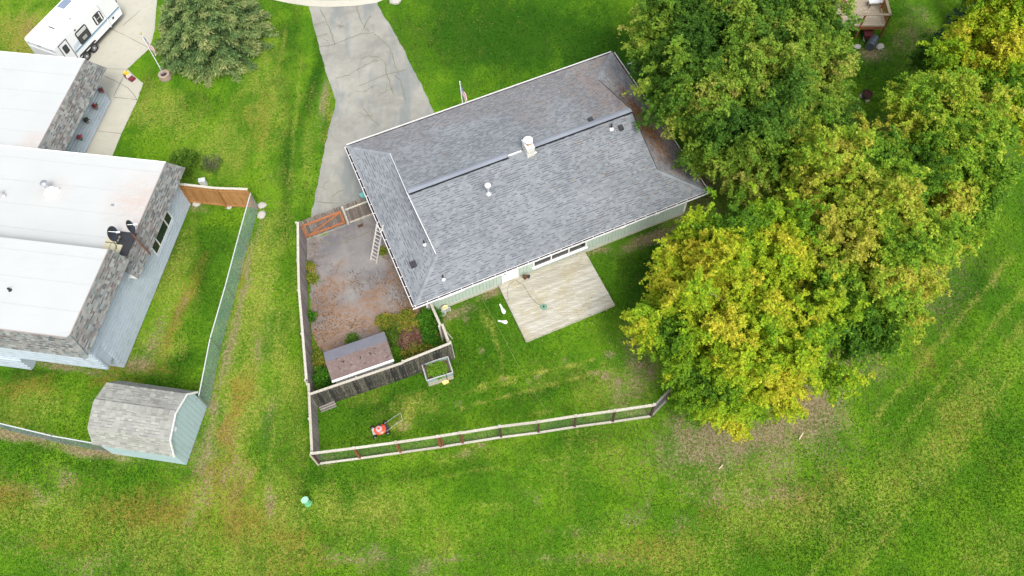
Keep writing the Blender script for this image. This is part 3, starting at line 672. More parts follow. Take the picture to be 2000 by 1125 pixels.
# ---------------------------------------------------------------- plank fences
def plank_fence(th, a, b, h, mat, railm, pw=.14, side=1, rails=(.35, 1.55), posts=2.4, postm=None, cap=True, gap=.008, ragged=.03, thick=.022, post_side=1):
    a, b = Vector(a), Vector(b); a.z = b.z = 0; d = (b-a); L = d.length; d.normalize(); s_ = Vector((-d.y, d.x, 0))*side; n = int(L/pw)
    for i in range(n):
        p = a+d*(i+.5)*L/n; z1 = h+random.uniform(-ragged, ragged); lean = s_*random.uniform(-.01, .01)
        bar('plank', p+Vector((0, 0, .03)), p+lean+Vector((0, 0, z1)), pw*random.uniform(.9, 1)-gap, thick, mat, th, up=s_)
    for z in rails: bar('rail', a-s_*.045*post_side+Vector((0, 0, z)), b-s_*.045*post_side+Vector((0, 0, z)), .04, .09, railm, th)
    k = max(1, round(L/posts))
    for i in range(k+1):
        p = a+d*L*i/k-s_*.10*post_side; bar('post', p, p+Vector((0, 0, h+.04)), .09, .09, postm or railm, th, up=s_)
    if cap: bar('top_rail', a-s_*.02*post_side+Vector((0, 0, h+.045)), b-s_*.02*post_side+Vector((0, 0, h+.045)), .13, .035, railm, th)
K = [G(599, 469), G(600, 540), G(602, 597), G(617, 768), G(626, 907)]
wf = thing('plank_fence', 'long grey plank fence with pale top rail along the left side of the paved yard', 'fence', K[0])
for a, b in zip(K[:3], K[1:4]): plank_fence(wf, a, b, 1.85, M_fence, M_rail, rails=(.3, 1.5), side=-1, post_side=-1)
lf = thing('plank_fence', 'low grey plank fence between the blackened fence and the corner of the rail fence', 'fence', K[3])
plank_fence(lf, K[3]+Vector((.05, -.12, 0)), K[4], 1.6, M_fence, M_rail, rails=(.3, 1.35), side=-1, post_side=-1)
bf = thing('plank_fence', 'blackened weathered plank fence behind the small brown-roofed shed', 'fence', G(626, 797))
bmid, bend = G(798, 737), G(888, 701)
plank_fence(bf, G(622, 797), bmid, 1.84, M_blackf, M_rail, pw=.15, side=1, post_side=-1, rails=(.3, 1.5))
plank_fence(bf, bmid, bend, 1.93, M_blackf, M_rail, pw=.15, side=1, post_side=-1, rails=(.3, 1.5))
ef = thing('plank_fence', 'short brown plank fence running from the house corner to the blackened fence', 'fence', G(846, 618))
plank_fence(ef, G(845, 612), G(868, 664), 1.75, M_gatep, M_rail, pw=.14, side=1, rails=(.3, 1.5))
gt2 = thing('garden_gate', 'weathered narrow gate left ajar at the end of the short brown fence', 'gate', G(870, 665))
plank_fence(gt2, G(871, 660), G(885, 699), 1.65, M_rail, M_rail, pw=.16, side=1, rails=(.3, 1.3), posts=9)
# gate across the driveway
gate = thing('driveway_gate', 'plank gate with bright orange diagonal-braced frame across the driveway', 'gate', G(598, 469))
ga, gb = G(598.5, 469), G(678, 439)
d = (gb-ga).normalized(); s_ = Vector((-d.y, d.x, 0)); L = (gb-ga).length; n = int(L/.145)
for i in range(n):
    p = ga+d*(i+.5)*L/n+s_*.04; bar('plank', p+Vector((0, 0, .05)), p+Vector((0, 0, 1.82+random.uniform(-.02, .05))), .125, .02, M_gatep, gate, up=s_)
for z in (.32, 1.40): bar('frame_rail', ga+d*.05+Vector((0, 0, z)), gb-d*.05+Vector((0, 0, z)), .05, .13, M_orange, gate)
for q in (ga+d*.12, gb-d*.12): bar('frame_stile', q+Vector((0, 0, .25)), q+Vector((0, 0, 1.47)), .14, .05, M_orange, gate, up=s_)
bar('brace', ga+d*.25+Vector((0, 0, .38))-s_*.03, gb-d*.25+Vector((0, 0, 1.36))-s_*.03, .035, .10, M_orange, gate)
for q, hh in ((ga-d*.10, 1.95), (gb+d*.09, 1.75)): bar('gate_post', q, q+Vector((0, 0, hh)), .10, .10, M_rail if q is not gb else M_orange, gate, up=s_)
gf = thing('plank_fence', 'short brown plank fence between the orange gate and the house wall', 'fence', gb)
g2 = G(738, 416); gs_ = gb+d*.2; n = int((g2-gs_).length/.15); d2 = (g2-gs_).normalized(); s3 = Vector((-d2.y, d2.x, 0))
for i in range(n):
    p = gs_+d2*(i+.5)*(g2-gs_).length/n+s3*.03; bar('plank', p+Vector((0, 0, .05)), p+Vector((0, 0, 1.84+random.uniform(-.08, .06))), .12, .02, M_gatep, gf, up=s3)
for z in (.12, 1.42): bar('rail', gs_+Vector((0, 0, z)), g2+Vector((0, 0, z)), .06, .09, M_rail, gf)
bar('post', g2, g2+Vector((0, 0, 1.9)), .09, .09, M_gatep, gf)

# post and rail fence with wire mesh
FP = [G(*p) for p in [(626,907),(705,897),(784,886),(862,875),(905,868),(979,856),(1052,847),(1122,836),(1196,826),(1270,815)]]
rf = thing('rail_fence', 'post and rail fence with pale rails and wire mesh along the back of the lawn', 'fence', FP[0])
M_wire = simple('fence_wire', (.10, .11, .10), .5, .5)
FH = 1.82
for i, p in enumerate(FP):
    wdt = .10; mt = M_brownpost if i in (1, 2, 3, 4) else M_darkpost
    bar('post', p, p+Vector((0, 0, FH)), wdt, .11, mt, rf)
    if i == 3: bar('post', p+Vector((.14, .02, 0)), p+Vector((.14, .02, FH-.03)), .08, .09, M_brownpost, rf)
    bar('post_cap', p+Vector((0, 0, FH)), p+Vector((0, 0, FH+.03)), .13, .13, M_rail, rf)
def wire_panel(a, b, z0, z1, st, r, m):
    d = b-a; L = d.length; n = int(L/st)
    for i in range(1, n):
        p = a+d*i/n; m.tube([p+Vector((0, 0, z0)), p+Vector((0, 0, z1))], r, 3, caps=False)
    k = int((z1-z0)/st)
    for j in range(1, k):
        m.tube([a+Vector((0, 0, z0+(z1-z0)*j/k)), b+Vector((0, 0, z0+(z1-z0)*j/k))], r, 3, caps=False)
wm = MB()
for i in range(len(FP)-1):
    a, b = FP[i], FP[i+1]; dd = (b-a).normalized()*.05
    bar('top_rail', a+dd*0+Vector((0, 0, FH-.06+random.uniform(-.02, .02))), b+Vector((0, 0, FH-.06+random.uniform(-.02, .02))), .12, .06, M_rail, rf)
    bar('bottom_rail', a+Vector((0, -.03, .24+random.uniform(-.02, .02))), b+Vector((0, -.03, .24)), .09, .09, M_rail, rf)
    wire_panel(a, b, .1, FH-.08, .13, .0022, wm)
wm.build('wire_mesh', M_wire, rf, world=True, kind='stuff')
r2 = thing('rail_fence', 'short dark return of the rail fence disappearing under the yellow birch', 'fence', FP[-1])
q0, q1 = FP[-1], G(1300, 785)
for z, mt in ((FH-.06, M_fence), (.24, M_fence)): bar('rail', q0+Vector((.05, 0, z)), q1+Vector((0, 0, z)), .09, .08, mt, r2)
bar('post', q1, q1+Vector((0, 0, FH)), .1, .1, M_darkpost, r2)
m = MB(); wire_panel(q0, q1, .1, FH-.08, .09, .006, m); m.build('wire_mesh', M_wire, r2, world=True, kind='stuff')

# chain-link fences of the neighbour
M_link = simple('galvanised_wire', (.20, .28, .30), .45, .3)
M_pale = simple('pale_rail', (.66, .68, .68), .4, .3)
def chainlink(th, P, h, cell=.095, r=.0036):
    m = MB()
    for a, b in zip(P[:-1], P[1:]):
        d = b-a; L = d.length; d = d/L; n = int((L+h)/cell)
        for i in range(n):
            for sg in (1, -1):
                # diagonal wires clipped to the panel
                s0 = i*cell-(h if sg > 0 else 0); s1 = s0+sg*h; z0, z1 = 0, h
                def cl(s_, z, so_, zo):
                    if s_ < 0: t = (0-s_)/(so_-s_); return 0, z+(zo-z)*t
                    if s_ > L: t = (L-s_)/(so_-s_); return L, z+(zo-z)*t
                    return s_, z
                if (s0 < 0 and s1 < 0) or (s0 > L and s1 > L): continue
                A = cl(s0, z0, s1, z1); B = cl(s1, z1, s0, z0)
                m.tube([a+d*A[0]+Vector((0, 0, .03+A[1])), a+d*B[0]+Vector((0, 0, .03+B[1]))], r, 3, caps=False)
        bar('top_rail', a+Vector((0, 0, h+.03)), b+Vector((0, 0, h+.03)), .05, .05, M_pale, th)
    m.build('wire_mesh', M_link, th, world=True, kind='stuff')
    for p in P: th_p = MB().tube([p, p+Vector((0, 0, h+.08))], .035, 8).build('post', M_metal, th, world=True)
CLP = [G(505,407), G(483,488), G(458,585), G(430,685), G(409,796)]
cl = thing('chain_link_fence', 'tall chain-link fence along the right side of the neighbouring yard', 'fence', CLP[0])
chainlink(cl, CLP, 1.5)
CL2 = [G(-60, 812), G(20, 842), G(128, 868), G(224, 885)]
cl2 = thing('chain_link_fence', 'chain-link fence running left from the grey gambrel shed', 'fence', CL2[0])
chainlink(cl2, CL2, 1.3)
cl3 = thing('chain_link_fence', 'short green chain-link panel between the far house corner and the trees', 'fence', G(1228, 150))
M_link2 = M_link; chainlink(cl3, [G(1222, 155), G(1262, 138)], 1.3)
# cedar privacy fence
cf = thing('privacy_fence', 'warm brown cedar board fence between the neighbouring house and the chain-link fence', 'fence', G(375, 396))
CP = [G(374, 396), G(444, 404), G(503, 406)]
for a, b in zip(CP[:-1], CP[1:]): plank_fence(cf, a, b, 1.85, M_cedar, M_cedar, pw=.13, side=1, rails=(.22, 1.62), posts=3, cap=False)
for a, b in zip(CP[:-1], CP[1:]): bar('top_rail', a+Vector((0, 0, 1.9)), b+Vector((0, 0, 1.9)), .14, .04, M_rail, cf)

# ---------------------------------------------------------------- neighbour's flat-roofed house (local x towards the lawn, y to the back)
NO = G(243, 718); NYAW = math.atan2(-.2066, .9784)
nb = thing('house', 'stepped neighbouring house with white flat roofs, grey shingled eaves and pale blue siding', 'house', NO, NYAW)
XW = -24
# storeys: (x1, y0, y1, flat z, eave z)
MB().box((XW, 0, 0), (-.03, 10.7, 2.95)).build('wall', M_blueside, nb)
MB().box((XW, -.62, 1.3), (-.03, 4.2, 4.3)).build('wall', M_blueside, nb)
MB().box((XW, 10.72, 0), (-8.03, 17.9, 2.7)).build('wall', M_blueside, nb)
MB().box((XW, -.74, 0), (-4.95, -.05, 1.28)).build('wall', M_blueside, nb)
def roofslab(x0, x1, y0, y1, z, spots=()):
    n1, n2 = max(2, int((x1-x0)/.4)), max(2, int((y1-y0)/.4)); m = MB(); vs = []; at = []
    for j in range(n2+1):
        for i in range(n1+1):
            X, Y = x0+(x1-x0)*i/n1, y0+(y1-y0)*j/n2; s_ = 0
            for (a, b, ra, rb, k_) in spots: s_ = max(s_, k_*math.exp(-((X-a)/ra)**2-((Y-b)/rb)**2))
            vs.append((X, Y, z)); at.append((s_, 0))
    m.v = vs; m.at = at; m.f = [(j*(n1+1)+i, j*(n1+1)+i+1, (j+1)*(n1+1)+i+1, (j+1)*(n1+1)+i) for j in range(n2) for i in range(n1)]; m.mi = [0]*len(m.f)
    m.box((x0, y0, z-.6), (x1, y1, z-.004)); m.build('flat_roof', M_membrane, nb)
roofslab(XW, .02, 4.3, 10.86, 3.9, [(-.6, 8.2, 1.4, 1.5, .75), (-.3, 6.8, .8, 1.2, .5), (-5.6, 8.3, .9, .7, .3)])
roofslab(XW, -.10, -.70, 4.30, 5.2)
roofslab(XW, -8.0, 10.88, 18.1, 3.6, [(-8.6, 11.6, .6, .7, .6)])
M_seam = simple('membrane_seam', (.425, .44, .435), .7)
for (y0_, y1_, xe, z_) in ((4.3, 10.86, .0, 3.9), (-.7, 4.3, -.12, 5.2), (10.9, 18.1, -8.02, 3.6)):
    yy = y0_+1.35
    while yy < y1_-.3:
        blk('seam', (XW, yy, z_), (xe, yy+.05, z_+.007), M_seam, nb); yy += 1.5
rim = simple('roof_edge_metal', (.34, .27, .25), .6)
blk('roof_edge', (.02, 4.4, 3.86), (.06, 10.86, 3.93), rim, nb); blk('roof_edge', (-.10, -.70, 5.16), (-.06, 4.3, 5.23), rim, nb)
blk('roof_edge', (-8.0, 10.9, 3.56), (-7.96, 18.1, 3.63), rim, nb); blk('roof_edge', (XW, -.74, 5.16), (-.10, -.70, 5.22), rim, nb)
blk('roof_edge', (XW, 10.86, 3.80), (.02, 10.93, 3.92), M_white, nb); blk('roof_edge', (XW, 18.1, 3.5), (-8, 18.16, 3.62), M_white, nb)
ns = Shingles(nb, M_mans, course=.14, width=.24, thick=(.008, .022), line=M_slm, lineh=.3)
def mansard(p0, p1, q0, q1, ph):   # p: eave ends, q: top ends (same order), outward on the right of p0->p1
    p0, p1, q0, q1 = map(Vector, (p0, p1, q0, q1)); x_ = (p1-p0).normalized(); up_ = (q0-p0); y_ = (up_-x_*up_.dot(x_)).normalized()
    f2 = lambda p: ((p-p0).dot(x_), (p-p0).dot(y_))
    ns.face(p0, x_, y_, [[f2(p0), f2(p1), f2(q1), f2(q0)]], None, ph)
    MB().add([p0, p1, q1, q0, p0-Vector((0,0,.03))], [(0, 1, 2, 3)]).build('eave_slope', M_ply, nb)
mansard((.62, 3.95, 2.9), (.62, 11.35, 2.9), (.05, 3.95, 3.9), (.05, 10.9, 3.9), 5)
mansard((.56, -1.27, 4.2), (.56, 4.35, 4.2), (-.07, -.72, 5.2), (-.07, 4.35, 5.2), 6)
mansard((XW, -1.27, 4.2), (.56, -1.27, 4.2), (XW, -.72, 5.2), (-.07, -.72, 5.2), 7)
mansard((-7.2, 10.7, 2.6), (-7.2, 18.45, 2.6), (-7.97, 10.7, 3.6), (-7.97, 18.1, 3.6), 8)
ns.finish()
nbcap = MB().add([(-.14,0,-.03),(.14,0,-.03),(.12,.22,0),(-.12,.22,0),(-.14,0,-.06),(.14,0,-.06)], [(0,1,2,3),(0,4,5,1)]).mesh('hip_cap', [M_mans])
for i in range(9):
    a = Vector((.58, -1.29, 4.23)).lerp(Vector((-.07, -.72, 5.24)), i/9); dirv = (Vector((-.07, -.72, 5.2))-Vector((.58, -1.29, 4.2))).normalized()
    sx_ = dirv.cross(Vector((0, 0, 1))).normalized(); zz = sx_.cross(dirv); M = Matrix.Identity(4)
    for j in range(3): M[j][0] = sx_[j]; M[j][1] = dirv[j]; M[j][2] = zz[j]; M[j][3] = a[j]
    piece('hip_cap', nbcap, M, nb, False)
MB().box((XW, -1.22, 4.12), (.50, 4.3, 4.18)).build('soffit', M_white, nb); MB().box((-8, 10.75, 2.52), (-7.25, 18.3, 2.58)).build('soffit', M_white, nb)
MB().box((-.02, 4.0, 2.82), (.58, 11.2, 2.88)).build('soffit', M_white, nb)
# lap siding boards
def laps(axis, c, a, b, z0, z1, holes=(), step=.165, out=1):
    z = z0
    while z < z1-.02:
        zt = min(z+step, z1); segs = [(a, b)]
        for (h0, h1, y0, y1) in holes:
            if zt > y0 and z < y1:
                segs = [q for s_ in segs for q in ((s_[0], min(s_[1], h0)), (max(s_[0], h1), s_[1])) if q[1]-q[0] > .02]
        for (p, q) in segs:
            cuts = [p]; r_ = random.Random(int(z*1000)+int(p*10)); xx = p
            while q-xx > 4.2: xx += r_.choice((3.0, 3.6)); cuts.append(xx)
            cuts.append(q)
            for u0, u1 in zip(cuts[:-1], cuts[1:]):
                # wedge: lower edge proud
                o_ = .075*out; zk = z+(zt-z)*.68
                if axis == 'x': sec = [(c, z), (c+o_, z), (c+o_*.85, zk), (c+.004, zk+.012), (c+.004, zt), (c, zt)]; vs = [(X_, u_, Z_) for u_ in (u0, u1) for X_, Z_ in sec]
                else: sec = [(c, z), (c-o_, z), (c-o_*.85, zk), (c-.004, zk+.012), (c-.004, zt), (c, zt)]; vs = [(u_, X_, Z_) for u_ in (u0, u1) for X_, Z_ in sec]
                MB().add(vs, [tuple(range(6)), tuple(range(11, 5, -1))]+[(i, 6+i, 6+(i+1) % 6, (i+1) % 6) for i in range(6)]).build('siding_board', M_blueside, nb)
                continue
                if axis == 'x': vs = [(c, u0, z), (c+o_, u0, z), (c+.006*out, u0, zt), (c, u0, zt), (c, u1, z), (c+o_, u1, z), (c+.006*out, u1, zt), (c, u1, zt)]
                else: vs = [(u0, c, z), (u0, c-o_, z), (u0, c-.006*out, zt), (u0, c, zt), (u1, c, z), (u1, c-o_, z), (u1, c-.006*out, zt), (u1, c, zt)]
                MB().add(vs, [(0,1,2,3),(7,6,5,4),(1,5,6,2),(0,4,5,1),(2,6,7,3)]).build('siding_board', M_blueside, nb)
        z = zt
WIN = (6.35, 8.95, 1.2, 2.45)
laps('x', -.028, .0, 10.7, .08, 2.85, [WIN], .26)
laps('x', -.028, -.60, 4.2, 2.85, 4.2, (), .26)
laps('x', -8.028, 10.8, 17.9, .08, 2.55, (), .26)
laps('y', -.622, XW, -.03, 1.3, 4.2, (), .3)
laps('y', -.742, XW, -4.96, .05, 1.26, (), .3)
for y_ in (-.62, 10.68): blk('corner_trim', (-.06, y_-.03, .0 if y_ > 0 else 1.3), (.02, y_+.06, 2.9 if y_ > 0 else 4.2), M_blueside, nb)
blk('batten', (-.03, 6.1, .1), (.015, 6.16, 2.85), M_metal, nb); blk('batten', (-.03, 9.1, .1), (.015, 9.14, 2.85), M_metal, nb)
blk('batten', (-.03, 1.9, .1), (.015, 1.93, 4.15), M_blueside, nb); blk('batten', (-8.03, 13.2, .1), (-7.98, 13.25, 2.5), M_metal, nb)
for x_ in (-2.2, -4.9, -9): blk('batten', (x_, -.67, 1.3), (x_+.04, -.65, 4.15), M_blueside, nb)
wf_ = MB(); y0, y1, z0, z1 = WIN
for a, b in ((y0, y0+.08), (y0+.62, y0+.69), (y1-.69, y1-.62), (y1-.08, y1)): wf_.box((-.03, a, z0), (.05, b, z1))
for a in (z0, z1-.08): wf_.box((-.03, y0+.08, a), (.048, y1-.08, a+.08))
wf_ = wf_.build('window', M_white, nb)
for a, b in ((y0+.08, y0+.62), (y0+.69, y1-.69), (y1-.62, y1-.08)): blk('pane', (-.02, a, z0+.08), (.012, b, z1-.08), M_glass, wf_)
# roof fittings
def nbl(u, v, h): return pm(nb).inverted() @ G(u, v, h)
p = nbl(103, 378, 3.9)
v = MB().prism([(p.x-.32, p.y-.3), (p.x+.32, p.y-.3), (p.x+.32, p.y+.3), (p.x-.32, p.y+.3)], 3.88, 4.12); v.box((p.x-.16, p.y-.1, 4.12), (p.x+.2, p.y+.2, 4.3))
v = v.build('roof_curb', M_white, nb)
MB().lathe([(.11, 4.28), (.11, 4.62), (.18, 4.64), (.2, 4.70), (.12, 4.8), (0, 4.82)], (p.x-.15, p.y+.12, 0), 12).build('vent_cap', M_metal, v)
p = nbl(8, 384, 3.9); MB().lathe([(.14, 3.9), (.14, 4.0), (.08, 4.05), (.08, 4.45), (.07, 4.46)], (p.x, p.y, 0), 12).build('vent_pipe', M_alu, nb)
p = nbl(20, 567, 5.2); MB().lathe([(.1, 5.2), (.06, 5.25), (.06, 5.4), (.05, 5.41)], (p.x, p.y, 0), 10).build('vent_pipe', M_black, nb)
p = nbl(220, 401, 3.9); MB().box((p.x-.06, p.y-.06, 3.9), (p.x+.08, p.y+.06, 3.96)).build('drain_cover', M_metal, nb)
# satellite dishes
M_dish = simple('dark_dish', (.035, .04, .055), .45)
def dish(th, c, aim, r, M_arm):
    aim = Vector(aim).normalized(); q = aim.to_track_quat('Z', 'X').to_matrix().to_4x4(); T = Matrix.Translation(c) @ q
    prof = [(r*k/8, (r*k/8)**2*.28/r) for k in range(9)]+[(r*(8-k)/8, (r*(8-k)/8)**2*.28/r-.02) for k in range(9)]
    MB().lathe(prof, n=24, M=T, sy=1.12).build('reflector', M_dish, th, world=True, smooth=True)
    f = T @ Vector((0, 0, r*1.15)); lo = T @ Vector((r*.7, 0, .05)); MB().tube([lo, f], .018, 5).build('feed_arm', M_arm, th, world=True)
    h = MB().bar(f-Vector((.09, 0, 0)), f+Vector((.09, 0, 0)), .07, .08); h.tube([f, f-aim*.12], .035, 8); h.build('receiver', M_white, th, world=True)
dpos = G(232, 478, 3.9)
d1 = thing('satellite_dish', 'dark satellite dish on a paver-weighted frame on the white roof', 'satellite dish', dpos)
dish(d1, dpos+Vector((-.02, .12, .85)), (.95, .0, .32), .38, M_white)
MB().tube([dpos, dpos+Vector((-.12, .22, .85))], .03, 8).build('mast', M_black, d1, world=True)
for a in ((.45, .1), (-.35, .35), (0, -.4)): MB().tube([dpos+Vector((a[0], a[1], .06)), dpos+Vector((-.08, .15, .55))], .016, 5).build('strut', M_black, d1, world=True)
bal = thing('ballast_tray', 'dark tray with pale square concrete pavers under the roof dish', 'tray', dpos, NYAW)
blk('tray', (-.75, -.62, .003), (.72, .80, .05), M_dark, bal)
M_pav = simple('sandy_paver', (.50, .47, .33), .9)
for a, b, c_, e_ in ((-.72, -.60, -.36, -.02), (-.33, -.60, -.02, -.02), (.02, -.62, .27, -.05), (-.72, .05, -.30, .50), (-.27, .05, -.06, .48)): blk('paver', (a, b, .05), (c_, e_, .12), M_pav, bal)
d2p = G(294, 497, 2.9); top2 = G(258, 457, 4.5)
d2 = thing('satellite_dish', 'dark satellite dish on a rusty slanted pole at the shingled eave', 'satellite dish', d2p)
MB().tube([d2p, top2], .045, 8).build('mast', M_rust, d2, world=True)
MB().tube([d2p+Vector((-.5, .3, .35)), d2p.lerp(top2, .45)], .02, 6).build('strut', M_rust, d2, world=True)
dish(d2, top2+Vector((-.05, .22, .30)), (.93, .25, .28), .35, M_white)
# hanging flower pots on the pale blue wall
M_pink = simple('pink_petals', (.40, .02, .10), .7, var=.4); M_maroon = simple('dark_flowers', (.05, .02, .04), .8); M_leaf = simple('pot_leaves', (.05, .10, .03), .8)
pw = NO+Vector((math.cos(NYAW), math.sin(NYAW), 0))*-7.86; nnv = Vector((math.cos(NYAW), math.sin(NYAW), 0))
for i, (u, v) in enumerate(((195,178),(183,210),(165,237),(153,270))):
    q = onplane(u, v, pw, nnv)
    lb = ['hanging pot with dark red flowers on the blue wall, nearest the travel trailer', 'hanging pot with bright pink flowers on the blue wall, second from the travel trailer', 'hanging pot with nearly black foliage on the blue wall', 'hanging pot with bright pink flowers on the blue wall, farthest from the travel trailer'][i]
    hp = thing('flower_pot', lb, 'flower pot', q+nnv*.15+Vector((0, 0, -.12)), NYAW, 'pots hung on the blue wall')
    MB().lathe([(.10, 0), (.14, .20), (.15, .22), (.12, .22), (.11, .16)], n=12).build('pot_body', simple('grey_pot%d' % i, (.18, .20, .20), .8), hp)
    blk('bracket', (-.15, -.015, .12), (-.05, .015, .2), M_dark, hp)
    for nm, mt, cnt, rad in (('leaves', M_leaf, 40, .15), ('blooms', M_maroon if i == 2 else M_pink, 46, .15)):
        m = MB()
        for _ in range(cnt):
            c0 = Vector((random.gauss(0, .07), random.gauss(0, .07), .27+random.gauss(0, .05))); s_ = random.uniform(.03, .05); R = Matrix.Rotation(random.uniform(0, 6), 4, 'Z') @ Matrix.Rotation(random.uniform(0, 1.2), 4, 'X')
            m.add([c0+(R @ Vector(k)) for k in ((-s_,-s_,0),(s_,-s_,0),(s_,s_,0),(-s_,s_,0))], [(0, 1, 2, 3)])
        m.build(nm, mt, hp, kind='stuff')

# ---------------------------------------------------------------- gambrel shed
SO = G(365, 908); SYAW = math.radians(77.57)    # local x along the gable end (towards the back), local y to the left
gs = thing('garden_shed', 'gambrel-roofed storage shed with pale grey shingles and blue-grey siding', 'shed', SO, SYAW)
SW_, SLn = 3.13, 4.0
prof = [(.0, 2.0), (.42, 2.72), (1.60, 3.12), (2.75, 2.72), (3.13, 2.0)]
m = MB(); pr = [(0, .05)]+prof+[(3.13, .05)]
m.add([(a, 0.02, z) for a, z in pr]+[(a, SLn, z) for a, z in pr], [tuple(range(7)), tuple(range(13, 6, -1))]+[(i, 7+i, 7+(i+1) % 7, (i+1) % 7) for i in range(7)])
m.build('wall', M_shedside, gs)
x_ = 0
while x_ < SW_-.01:
    x1 = min(x_+.25, SW_)
    def top(xx):
        for (a, za), (b, zb) in zip(prof[:-1], prof[1:]):
            if a <= xx <= b: return za+(zb-za)*(xx-a)/(b-a)
        return 2.0
    bp = [q for q in (a for a, _ in prof) if x_+.01 < q < x1-.01]
    xs_ = [x_+.006]+bp+[x1-.006]
    MB().add([(xx, -.012, .06) for xx in xs_]+[(xx, -.012, top(xx)-.02) for xx in reversed(xs_)]+[(xx, .02, .06) for xx in xs_]+[(xx, .02, top(xx)-.02) for xx in reversed(xs_)],
             (lambda n_: [tuple(range(n_)), tuple(range(2*n_-1, n_-1, -1))]+[(i, (i+1) % n_, n_+(i+1) % n_, n_+i) for i in range(n_)])(2*len(xs_))).build('siding_board', M_shedside, gs)
    x_ = x1
x_ = 0
while x_ < SLn-.01:
    x1 = min(x_+.25, SLn); blk('siding_board', (-.014, x_+.006, .06), (.0, x1-.006, 1.98), M_shedside, gs); x_ = x1
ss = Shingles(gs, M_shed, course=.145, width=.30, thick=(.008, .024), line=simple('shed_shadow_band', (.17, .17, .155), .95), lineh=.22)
E_ = [(-.12, 1.82), (.40, 2.76), (1.60, 3.17), (2.77, 2.76), (3.27, 1.82)]
roofm = MB()
for i, ((a, za), (b, zb)) in enumerate(zip(E_[:-1], E_[1:])):
    roofm.add([(a, -.10, za-.03), (a, SLn+.12, za-.03), (b, SLn+.12, zb-.03), (b, -.10, zb-.03), (a, -.10, za-.005), (a, SLn+.12, za-.005), (b, SLn+.12, zb-.005), (b, -.10, zb-.005)], [(0,1,2,3),(4,5,6,7),(0,4,7,3),(1,5,6,2)])
    L = math.hypot(b-a, zb-za); W = SLn+.22
    if i < 2: ss.face((a, SLn+.12, za), (0, -1, 0), (b-a, 0, zb-za), [[(0, 0), (W, 0), (W, L), (0, L)]], None, 10+i)
    else: ss.face((b, -.10, zb), (0, 1, 0), (a-b, 0, za-zb), [[(0, 0), (W, 0), (W, L), (0, L)]], None, 10+i)
roofm.build('roof', M_ply, gs); ss.finish()
for y_ in np.arange(-.1, SLn-.1, .3): blk('ridge_cap', (1.46, y_, 3.16), (1.74, y_+.29, 3.195), M_shed, gs)
for (a, za), (b, zb) in zip(E_[:-1], E_[1:]): bar('rake_trim', (a, -.12, za-.03), (b, -.12, zb-.03), .035, .10, M_white, gs, world=False)
blk('gable_vent', (.95, -.03, 2.35), (1.15, -.012, 2.55), M_white, gs)

# ---------------------------------------------------------------- small shed by the black fence
so_ = G(652, 756); sdir = (G(772, 708)-so_).normalized()
ts_yaw = math.atan2(sdir.y, sdir.x)
sp = [G(629, 688, 2.1), G(748, 647, 2.1), G(768, 694, 2.1), G(650, 745, 2.1)]
ct = sum(sp, Vector((0, 0, 0)))/4
tw = ((sp[1]-sp[0]).length+(sp[2]-sp[3]).length)/4; td = ((sp[3]-sp[0]).length+(sp[2]-sp[1]).length)/4
yw = math.atan2((sp[1]-sp[0]).y, (sp[1]-sp[0]).x)
ts = thing('storage_shed', 'small white storage shed with a rusty brown and grey sheet roof beside the blackened fence', 'shed', (ct.x, ct.y, 0), yw)
MB().box((-tw+.12, -td+.12, 0), (tw-.12, td-.10, 1.95)).build('wall', M_white, ts)
M_old = NT('weathered_brown_roof'); a_ = M_old.noise(1.6, 6, .65); b_ = M_old.noise(7, 6, .7)
cc = M_old.mix(a_, (.10, .07, .066), (.18, .13, .12)); cc = M_old.mix(M_old.ramp(b_, [(.5, 0), (.75, .6)]), cc, (.28, .23, .21)); cc = M_old.mix(M_old.ramp(M_old.noise(5.5, 2, .4), [(.66, 0), (.68, .9)]), cc, (.035, .03, .03))
M_old.bump(b_, .01, .6); M_oldroof = M_old.done(cc, .9)
M_gr = simple('grey_felt_roof', (.19, .19, .22), .9, var=.2, scale=2)
def roofpane(y0, y1, z0, z1, mat, nm):
    MB().add([(-tw, y0, z0), (tw, y0, z0), (tw, y1, z1), (-tw, y1, z1), (-tw, y0, z0-.03), (tw, y0, z0-.03), (tw, y1, z1-.03), (-tw, y1, z1-.03)], [(0,1,2,3),(7,6,5,4),(0,4,5,1),(1,5,6,2),(2,6,7,3),(3,7,4,0)]).build(nm, mat, ts)
yk = td*.12
for k_ in range(4):
    x0 = -tw+k_*tw/2; x1 = x0+tw/2
    for (y0, y1, z0, z1, mt) in ((-td, yk, 2.0, 2.32, M_oldroof), (yk, td, 2.32, 2.02, M_gr)):
        dz = .004*(k_ % 2)
        MB().add([(x0, y0, z0+dz), (x1-.004, y0, z0+dz), (x1-.004, y1, z1+dz), (x0, y1, z1+dz), (x0, y0, z0-.03), (x1-.004, y0, z0-.03), (x1-.004, y1, z1-.03), (x0, y1, z1-.03)], [(0,1,2,3),(7,6,5,4),(0,4,5,1),(1,5,6,2),(2,6,7,3),(3,7,4,0)]).build('roof_panel', mt, ts)
MB().add([(-tw, -td+.02, 2.0), (-tw, yk, 2.32), (-tw, td, 2.02), (-tw, td, 1.9), (-tw, -td, 1.9), (tw, -td+.02, 2.0), (tw, yk, 2.32), (tw, td, 2.02), (tw, td, 1.9), (tw, -td, 1.9)], [(0,1,2,3,4),(9,8,7,6,5)]).build('gable_end', M_white, ts)
blk('gutter', (-tw, -td-.10, 1.90), (tw, -td-.02, 1.98), M_white, ts); blk('fascia', (-tw, -td-.02, 1.82), (tw, -td+.02, 1.97), M_white, ts)
blk('door', (tw-.12, -.5, .1), (tw-.08, .3, 1.8), M_white, ts)

